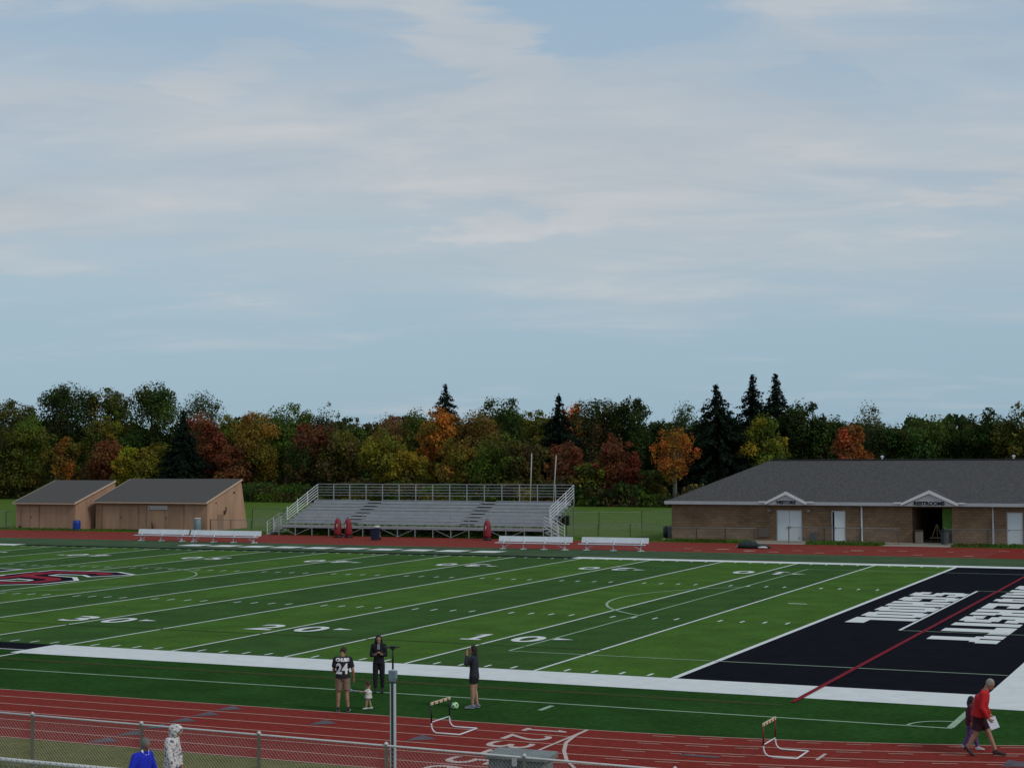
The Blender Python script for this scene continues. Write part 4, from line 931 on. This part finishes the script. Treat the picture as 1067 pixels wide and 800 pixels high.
PAL = dict(dg=(.043, .066, .018), gr=(.078, .118, .022), ol=(.145, .128, .025), yg=(.215, .200, .022), ye=(.38, .28, .024), go=(.33, .180, .032), orr=(.42, .120, .026), vo=(.66, .200, .040), re=(.200, .052, .030), br=(.195, .088, .036), sp=(.013, .024, .014), pk=(.29, .125, .078), pg=(.100, .125, .052), bu=(.080, .066, .028), bg=(.080, .150, .020))
def tree(label, cat, kind, px, top, wpx, Y, c1, c2=None, base=.18, n=2600, airy=0, name=None, ls=.36, bk=None):
    ptop, tt = at(px, top, Y); pb, _ = at(px, 520, Y); H = ptop.z; W = wpx*tt/F*1.2; R = W/2
    root = thing(name or ('conifer' if kind == 'con' else 'broadleaf_tree'), label, cat, (ptop.x, Y, 0), 0, 'trees along the edge of the wood')
    C1 = np.array(PAL[c1]); C2 = np.array(PAL[c2 or c1])
    if kind == 'con':
        pos, lob, nr = [], [], []; L_ = int(H*2.2); zb = H*.08
        for l in range(L_):
            f = l/(L_-1); z = zb+(H-zb)*f; r = max(.12, R*min(1, (1-f)*1.75)**.9*random.uniform(.80, 1.12)); nb = max(4, int(16*min(1, (1-f)*1.7)+3))
            for k in range(nb):
                a = random.uniform(0, 2*math.pi); rr_ = r*random.uniform(.75, 1.15); m = max(3, int(rr_/.22))
                for q in range(m):
                    s = (q+.5)/m; 
                    for _ in range(4):
                        pos.append((math.cos(a)*rr_*s+random.gauss(0, .16), math.sin(a)*rr_*s+random.gauss(0, .16), z-rr_*s*.28+.12*math.sin(s*6)+random.gauss(0, .12))); lob.append(l); nr.append((math.cos(a)*.3, math.sin(a)*.3, 1))
        pos = np.array(pos); lob = np.array(lob); me = leaf_mesh(pos, ls*.95, leaf_cols(len(pos), C1, lob, .35, .06), np.array(nr), 1.5)
        link('crown', me, LEAF, root); MB().tube([(0, 0, 0), (0, 0, H*.5), (0, 0, H*.98)], [R*.09+.08, R*.05+.05, .02], 8).build('trunk', bark, root, True); return
    zb = H*base; cz = (H+zb)/2; hz = (H-zb)/2; nl = max(12, int(10+W*1.6)); lobes = []
    for k in range(nl):
        th = random.uniform(0, 2*math.pi); v = random.uniform(-.85, .8); rr_ = math.sqrt(max(0, 1-v*v))*random.uniform(.35, .78)
        if kind == 'col': rr_ *= .8
        z = cz+v*hz*.85; r = random.uniform(.34, .50)*min(R, hz)*(1.0 if v < .3 else .88)
        lobes.append((math.cos(th)*rr_*R, math.sin(th)*rr_*R, z, r, r*random.uniform(.8, 1.15)))
    lobes.append((0, 0, cz+hz*.55, R*.55, hz*.42)); lobes.append((0, 0, cz, R*.62, hz*.6))
    for k in range(int(nl*.8)):      # small outer sprigs break the outline
        th = random.uniform(0, 2*math.pi); v = random.uniform(-.7, 1.0); rr_ = math.sqrt(max(0, 1-v*v))
        lobes.append((math.cos(th)*rr_*R*.93, math.sin(th)*rr_*R*.93, cz+v*hz*.93, R*random.uniform(.10, .22), R*random.uniform(.12, .24)))
    lobes = np.array(lobes); wt = lobes[:, 3]**1.7; wt /= wt.sum(); n_ = int(max(n*.6, 120*W*(H-zb))*(1-airy*.72)); lid = rng.choice(len(lobes), n_, p=wt)
    d = rng.normal(size=(n_, 3)); d /= np.linalg.norm(d, axis=1)[:, None]; rad_ = (rng.uniform(.12, 1, n_)**.6*1.06)[:, None]; lb = lobes[lid]
    pos = lb[:, :3]+d*rad_*lb[:, [3, 3, 4]]; pos[:, 2] = np.minimum(pos[:, 2], H+.2)
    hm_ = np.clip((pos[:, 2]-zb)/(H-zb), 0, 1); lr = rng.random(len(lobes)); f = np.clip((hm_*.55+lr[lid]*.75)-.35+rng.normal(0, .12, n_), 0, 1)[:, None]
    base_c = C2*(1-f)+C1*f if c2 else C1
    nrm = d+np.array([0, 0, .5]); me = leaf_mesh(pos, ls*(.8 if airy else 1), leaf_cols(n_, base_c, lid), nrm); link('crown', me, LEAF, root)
    g = MB(); tr = .10+R*.045; g.tube([(0, 0, 0), (.1, 0, H*.3), (-.05, .05, H*.6), (0, 0, H*.88)], [tr*1.25, tr, tr*.55, .03], 8)
    for k in range(9):
        b = lobes[k]; z0_ = H*random.uniform(.22, .55); g.tube([(0, 0, z0_), (b[0]*.5, b[1]*.5, (z0_+b[2])/2+.3), (b[0], b[1], b[2])], [tr*.5, tr*.3, .03], 6)
    g.build('trunk', bk or bark, root, True)
B_ = 'broadleaf tree'; K = 'conifer tree'
T_ = [ # back row, left to right
 ('olive tree with a thin ragged top at the far left edge', B_, 'r', 14, 417, 56, 150, 'ol', 'dg'),
 ('big dark green tree, tallest of the left wood, above the left shed', B_, 'r', 70, 396, 62, 156, 'dg', 'dg'),
 ('dark green tree just right of the tallest one above the left shed', B_, 'r', 112, 402, 46, 160, 'dg', 'ol'),
 ('dark green tree with sky gaps above the gap between the sheds', B_, 'r', 158, 397, 56, 158, 'gr', 'dg'),
 ('loose dark green tree just left of the sky notch above the wider shed', B_, 'r', 206, 405, 48, 160, 'dg', 'dg', .2, 2200, .35),
 ('low olive tree in the notch between the dark wood and the golden tree', B_, 'r', 236, 430, 34, 158, 'ol', 'gr'),
 ('round green tree behind the dark red one', B_, 'r', 296, 420, 62, 156, 'gr', 'gr'),
 ('thin half bare tree poking up right of the round green tree', B_, 'r', 340, 417, 30, 160, 'dg', 'bu', .2, 1600, .7),
 ('small dark green tree in the sky notch left of the bleachers top rail centre', B_, 'r', 366, 433, 34, 158, 'dg', 'gr'),
 ('sparse pinkish brown tree with thinning leaves', B_, 'r', 403, 428, 44, 156, 'pk', 'ol', .2, 1900, .5),
 ('dark green tree between the pinkish tree and the vivid orange one', B_, 'r', 434, 423, 38, 156, 'dg', 'ol'),
 ('small distant pine sticking up behind the orange trees', K, 'con', 464, 403, 58, 185, 'sp'),
 ('reddish brown tree right of the vivid orange one', B_, 'r', 494, 426, 58, 148, 'br', 'ol', .15, 3000),
 ('tall green tree above the right half of the bleachers', B_, 'r', 523, 413, 52, 160, 'gr', 'dg'),
 ('yellowish green tree between the tall green tree and the dark spruce', B_, 'r', 560, 426, 40, 156, 'yg', 'gr'),
 ('narrow dark spruce behind the goal uprights', K, 'con', 582, 414, 52, 150, 'sp'),
 ('orange treetop showing just right of the narrow spruce', B_, 'r', 597, 418, 24, 170, 'vo', 'orr', .4, 1200),
 ('wide dark brownish green tree right of the narrow spruce', B_, 'r', 622, 414, 66, 160, 'dg', 'bu'),
 ('dark green tree with a pointed top between two wide dark trees', B_, 'r', 659, 412, 46, 160, 'dg', 'dg'),
 ('grey green tree left of the big spruce', B_, 'r', 713, 416, 42, 162, 'pg', 'dg', .2, 2200, .3),
 ('low dark tree filling behind the golden slim tree', B_, 'r', 688, 436, 40, 165, 'dg', 'dg'),
 ('very dark big spruce behind the roof end of the block building', K, 'con', 746, 403, 92, 145, 'sp'),
 ('tall open spruce with layered branches, left of the twin spires', K, 'con', 784, 393, 60, 165, 'sp'),
 ('tall spruce, right of the twin spires', K, 'con', 808, 392, 60, 163, 'sp'),
 ('dark green tree right of the twin spruces', B_, 'r', 836, 414, 44, 160, 'dg', 'dg'),
 ('low dark green tree left of the orange red one', B_, 'r', 862, 431, 44, 160, 'dg', 'dg'),
 ('pale thin leaved tree with sky showing through its round top', B_, 'r', 905, 416, 42, 165, 'pg', 'bu', .25, 2300, .55),
 ('dark tree below and right of the pale thin tree', B_, 'r', 925, 441, 46, 160, 'dg', 'dg'),
 ('light green wide tree above the restroom gable', B_, 'r', 965, 431, 58, 158, 'gr', 'dg', .15, 3000),
 ('low dark tree in the dip right of the light green tree', B_, 'r', 1000, 449, 40, 162, 'dg', 'dg'),
 ('dark green tree near the right edge with a broken outline', B_, 'r', 1032, 427, 58, 160, 'dg', 'dg'),
 ('tall dark olive tree cut by the right edge', B_, 'r', 1064, 419, 46, 156, 'dg', 'ol'),
 ('dark tree just beyond the right edge of the wood', B_, 'r', 1098, 424, 60, 156, 'dg', 'ol'),
 # front row
 ('dark olive tree behind the far left fence', B_, 'r', 2, 446, 46, 142, 'dg', 'ol', .06),
 ('bright green rounded tree near the left edge', B_, 'r', 33, 432, 42, 143, 'bg', 'ol', .05),
 ('small orange and yellow tree behind the left shed roof', B_, 'r', 70, 455, 26, 143, 'orr', 'ol', .1, 1600),
 ('yellow green leafy tree above the left shed ridge', B_, 'r', 108, 432, 42, 148, 'yg', 'dg', .1),
 ('rusty red tree above the right end of the left shed', B_, 'r', 112, 458, 40, 143, 're', 'br', .08),
 ('small yellow tree above the gap between the sheds', B_, 'r', 132, 463, 26, 141, 'ye', 'yg', .08, 1700),
 ('yellow green bush like tree above the wider shed ridge', B_, 'r', 162, 463, 44, 141, 'yg', 'ol', .06),
 ('dark narrow spruce among the coloured trees behind the wider shed', K, 'con', 191, 431, 42, 140, 'sp'),
 ('tall reddish brown tree right of the dark narrow spruce', B_, 'r', 210, 425, 42, 148, 'br', 're', .1),
 ('dull red tree left of the golden tree', B_, 'r', 241, 461, 32, 142, 're', 'br', .08),
 ('golden brown tree right of the wider shed', B_, 'r', 265, 428, 48, 146, 'go', 'ol', .08, 3000),
 ('dark red crowned tree with green base left of the bleachers', B_, 'r', 326, 440, 50, 143, 're', 'dg', .08, 2800),
 ('olive and yellow tree right of the dark red one', B_, 'r', 358, 446, 44, 143, 'yg', 'bu', .08),
 ('olive tree with yellow patches behind the bleachers top rail', B_, 'r', 398, 448, 46, 143, 'ol', 'yg', .08),
 ('yellow gold bushy tree behind the bleachers', B_, 'r', 426, 470, 40, 141, 'ye', 'ol', .06, 2000),
 ('vivid orange topped maple above the bleachers', B_, 'r', 457, 420, 40, 146, 'vo', 'ol', .1, 2800),
 ('brown and gold tree below the vivid orange maple', B_, 'r', 478, 455, 40, 141, 'go', 'ol', .06),
 ('broad green tree with brown tinge behind the bleachers right half', B_, 'r', 515, 450, 52, 141, 'ol', 'gr', .06, 3000),
 ('dull green brown tree behind the left goal upright', B_, 'r', 549, 458, 40, 142, 'ol', 'bu', .06),
 ('round crimson and orange tree right of the goal uprights', B_, 'r', 592, 460, 42, 138, 're', 'br', .1, 2800),
 ('low yellow green tree between the crimson and rust coloured ones', B_, 'r', 616, 482, 40, 136, 'yg', 'dg', .04),
 ('rust brown upright tree left of the crimson column', B_, 'col', 641, 453, 40, 137, 'br', 're', .06, 2800),
 ('slim crimson tree column right of the rust brown tree', B_, 'col', 660, 469, 20, 136, 're', 're', .08, 1500),
 ('dark olive bushy tree left of the golden slim tree', B_, 'r', 678, 488, 34, 137, 'dg', 'ol', .03),
 ('slim golden orange tree with a visible pale trunk', B_, 'col', 702, 443, 42, 134, 'go', 'orr', .30, 2200, .1),
 ('yellow and green tree in front of the spruces, above the roof ridge', B_, 'r', 795, 428, 46, 145, 'ye', 'gr', .1, 2800),
 ('orange red round tree above the roof ridge', B_, 'r', 885, 440, 36, 148, 'orr', 'br', .1, 2400),
]
for r in T_:
    lab, cat, kind, px, top, wp, Y, c1 = r[:8]; c2 = r[8] if len(r) > 8 else None; kw = {}
    if len(r) > 9: kw['base'] = r[9]
    if len(r) > 10: kw['n'] = r[10]
    if len(r) > 11: kw['airy'] = r[11]
    if 'pale trunk' in lab: kw['bk'] = bark2
    if kind != 'con': kw['n'] = int(kw.get('n', 2600)*1.25)
    tree(lab, cat, kind, px, top, wp, Y, c1, c2, **kw)
def mass(name, label, x0, x1, yfun, hfun, n, size, cols, depth):
    x = rng.uniform(x0, x1, n); hh = np.array([hfun(a) for a in x]); z = hh*rng.random(n)**.8; y = np.array([yfun(a) for a in x])+rng.uniform(0, depth, n)+z*.15
    pos = np.stack([x, y, z+.05], 1); cid = ((x-x0)/2.3).astype(int)*4+np.minimum(3, (z/1.2).astype(int)); k = cid.max()+1; pc = rng.choice(len(cols), k); C = np.array([PAL[c] for c in cols])[pc]
    me = leaf_mesh(pos, size, leaf_cols(n, C[cid], cid)); o = link(name, me, LEAF); tag(o, label, 'undergrowth', kind='stuff')
mass('undergrowth', 'dark shrubs and brush along the foot of the wood', -165, 45, lambda x: 132+max(0, (-x-60))*.10, lambda x: 2.2+2.4*noise.noise(Vector((x*.16, 3, 0)))+.9*noise.noise(Vector((x*.6, 8, 0))), 42000, .45, ['bu', 'dg', 'ol', 'dg', 'gr', 'bu'], 6)
mass('woodland', 'dark wood filling in behind the front trees', -190, 70, lambda x: 172, lambda x: 9.6+(1.0 if x < -70 else 0)+3.2*noise.noise(Vector((x*.11, 1, 0)))+1.5*noise.noise(Vector((x*.35, 5, 0))), 80000, .95, ['dg', 'dg', 'bu'], 7)
mass('weeds', 'dark green leafy weeds growing under the bleachers', -56.6, -33.9, lambda x: 67.75, lambda x: .60+.35*noise.noise(Vector((x*.8, 1, 0))), 9000, .2, ['gr', 'bg', 'gr'], 2.6)
mass('grass_fringe', 'uncut grass fringe along the foot of the block building and sheds', -90, -24, lambda x: 67.6, lambda x: .10+.06*noise.noise(Vector((x, 1, 0))), 6000, .14, ['bg', 'gr'], 1.4)
x = -24; 
mass('grass_fringe', 'rough grass strip between the far track and the low fence', -24, -17.7, lambda x: 67.5, lambda x: .16, 1500, .15, ['bg', 'gr'], 1.7)
mass('grass_fringe', 'rough grass strip in front of the fence between the double doors and restrooms', -13.6, -8.3, lambda x: 67.5, lambda x: .16, 1500, .15, ['bg', 'gr'], 1.7)
mass('grass_fringe', 'rough grass strip right of the restroom path', -3.5, 10, lambda x: 67.5, lambda x: .16, 2600, .15, ['bg', 'gr'], 1.7)

# ------------------------------------------------------------------ light and sky
SUN_EL, SUN_AZ = 40, 104      # azimuth clockwise from +Y
sd_ = bpy.data.lights.new('sun', 'SUN'); sd_.energy = 1.4; sd_.angle = rad(14); sd_.color = (1, .95, .88); so = bpy.data.objects.new('sun', sd_); COL.objects.link(so)
dv = Vector((math.sin(rad(SUN_AZ))*math.cos(rad(SUN_EL)), math.cos(rad(SUN_AZ))*math.cos(rad(SUN_EL)), math.sin(rad(SUN_EL))))
so.rotation_euler = dv.to_track_quat('Z', 'Y').to_euler()
W = bpy.data.worlds.new('World'); S.world = W; W.use_nodes = True; nt = W.node_tree; N = nt.nodes; L = nt.links
bg = N['Background']; bg.inputs['Strength'].default_value = .1
sky = N.new('ShaderNodeTexSky'); sky.sky_type = 'NISHITA'; sky.sun_disc = False; sky.sun_elevation = rad(SUN_EL); sky.sun_rotation = rad(SUN_AZ); sky.air_density = 1.0; sky.dust_density = .6; sky.ozone_density = 1.5
tc = N.new('ShaderNodeTexCoord'); sp = N.new('ShaderNodeSeparateXYZ'); L.new(tc.outputs['Generated'], sp.inputs[0])
def mth(op, a, b=None, c=None):
    m = N.new('ShaderNodeMath'); m.operation = op
    for i, v in enumerate((a, b, c)):
        if v is None: continue
        if isinstance(v, (int, float)): m.inputs[i].default_value = v
        else: L.new(v, m.inputs[i])
    return m.outputs[0]
zc = mth('MAXIMUM', sp.outputs[2], .0); za = mth('ADD', zc, .10)
cx = mth('DIVIDE', sp.outputs[0], za); cyy = mth('DIVIDE', sp.outputs[1], za)
ca = mth('ADD', mth('MULTIPLY', cx, .909), mth('MULTIPLY', cyy, .416)); cb = mth('ADD', mth('MULTIPLY', cx, -.416), mth('MULTIPLY', cyy, .909))
cv = N.new('ShaderNodeCombineXYZ'); L.new(ca, cv.inputs[0]); L.new(cb, cv.inputs[1]); cv.inputs[2].default_value = 2.3
def nz(scale, detail, rough, stretch=(1, 1, 1), rot=0, dist=0):
    mp = N.new('ShaderNodeMapping'); mp.inputs['Scale'].default_value = stretch; mp.inputs['Rotation'].default_value = (0, 0, rot); L.new(cv.outputs[0], mp.inputs[0])
    n = N.new('ShaderNodeTexNoise'); n.inputs['Scale'].default_value = scale; n.inputs['Detail'].default_value = detail; n.inputs['Roughness'].default_value = rough; n.inputs['Distortion'].default_value = dist; L.new(mp.outputs[0], n.inputs['Vector']); return n.outputs['Fac']
def mrng(v, a, b, c, d):
    m = N.new('ShaderNodeMapRange'); m.interpolation_type = 'SMOOTHSTEP'; L.new(v, m.inputs[0])
    for i, q in enumerate((a, b, c, d)): m.inputs[i+1].default_value = q
    return m.outputs[0]
big = nz(.75, 4, .5, (1, 1.2, 1), 0, .5); fine = nz(1.6, 8, .56, (1, 1.55, 1), .08, .35)
cl = mth('ADD', mth('MULTIPLY', big, .62), mth('MULTIPLY', fine, .38))
az_ = mth('ARCTAN2', sp.outputs[0], sp.outputs[1])
wob = mth('MULTIPLY', mth('SUBTRACT', fine, .5), .34)
def blob(px, py, rx, ry, amt):      # clearer or thicker patch of sky at a heading and elevation
    a0 = YAW+(px-533.5)/F; z0_ = (466-py)/F
    dx = mth('DIVIDE', mth('ADD', mth('SUBTRACT', az_, a0), wob), rx/F); dz_ = mth('DIVIDE', mth('ADD', mth('SUBTRACT', sp.outputs[2], z0_), mth('MULTIPLY', wob, .5)), ry/F)
    return mth('MULTIPLY', mrng(mth('ADD', mth('MULTIPLY', dx, dx), mth('MULTIPLY', dz_, dz_)), 0, 1.6, 1, 0), amt)
bias = mth('ADD', mrng(sp.outputs[2], .035, .165, -.16, .05), mrng(sp.outputs[2], .20, .27, 0, -.05))
for b_ in (blob(635, 15, 165, 66, -.34), blob(985, 45, 150, 35, -.13), blob(150, 60, 330, 45, -.12), blob(480, 60, 70, 90, .16), blob(790, 130, 90, 18, -.10), blob(230, 88, 60, 12, .12), blob(620, 200, 160, 30, .10), blob(100, 250, 330, 40, .08), blob(1030, 210, 70, 28, .12)):
    bias = mth('ADD', bias, b_)
mask2 = mrng(mth('ADD', cl, bias), .32, .70, 0, .92)
# thin overcast base tone, bluish
grad = N.new('ShaderNodeValToRGB'); L.new(mrng(sp.outputs[2], .0, .30, 0, 1), grad.inputs['Fac'])
e = grad.color_ramp.elements; e[0].position = 0; e[0].color = (2.75, 4.3, 5.6, 1); e[1].position = 1; e[1].color = (3.5, 4.75, 6.0, 1)
mid = e.new(.33); mid.color = (4.05, 5.1, 5.85, 1)
mxs = N.new('ShaderNodeMix'); mxs.data_type = 'RGBA'; mxs.inputs[0].default_value = .85; L.new(sky.outputs[0], mxs.inputs[6]); L.new(grad.outputs[0], mxs.inputs[7])
cc = N.new('ShaderNodeValToRGB'); L.new(fine, cc.inputs['Fac']); e = cc.color_ramp.elements; e[0].position = .35; e[0].color = (4.4, 4.95, 5.5, 1); e[1].position = .72; e[1].color = (5.85, 6.0, 6.15, 1)
mxc = N.new('ShaderNodeMix'); mxc.data_type = 'RGBA'; L.new(mask2, mxc.inputs[0]); L.new(mxs.outputs[2], mxc.inputs[6]); L.new(cc.outputs[0], mxc.inputs[7])
L.new(mxc.outputs[2], bg.inputs['Color'])

S.view_settings.view_transform = 'Standard'; S.view_settings.look = 'None'; S.view_settings.exposure = 0; S.view_settings.gamma = 1
S.render.engine = 'CYCLES'; S.render.resolution_x = 1024; S.render.resolution_y = 767
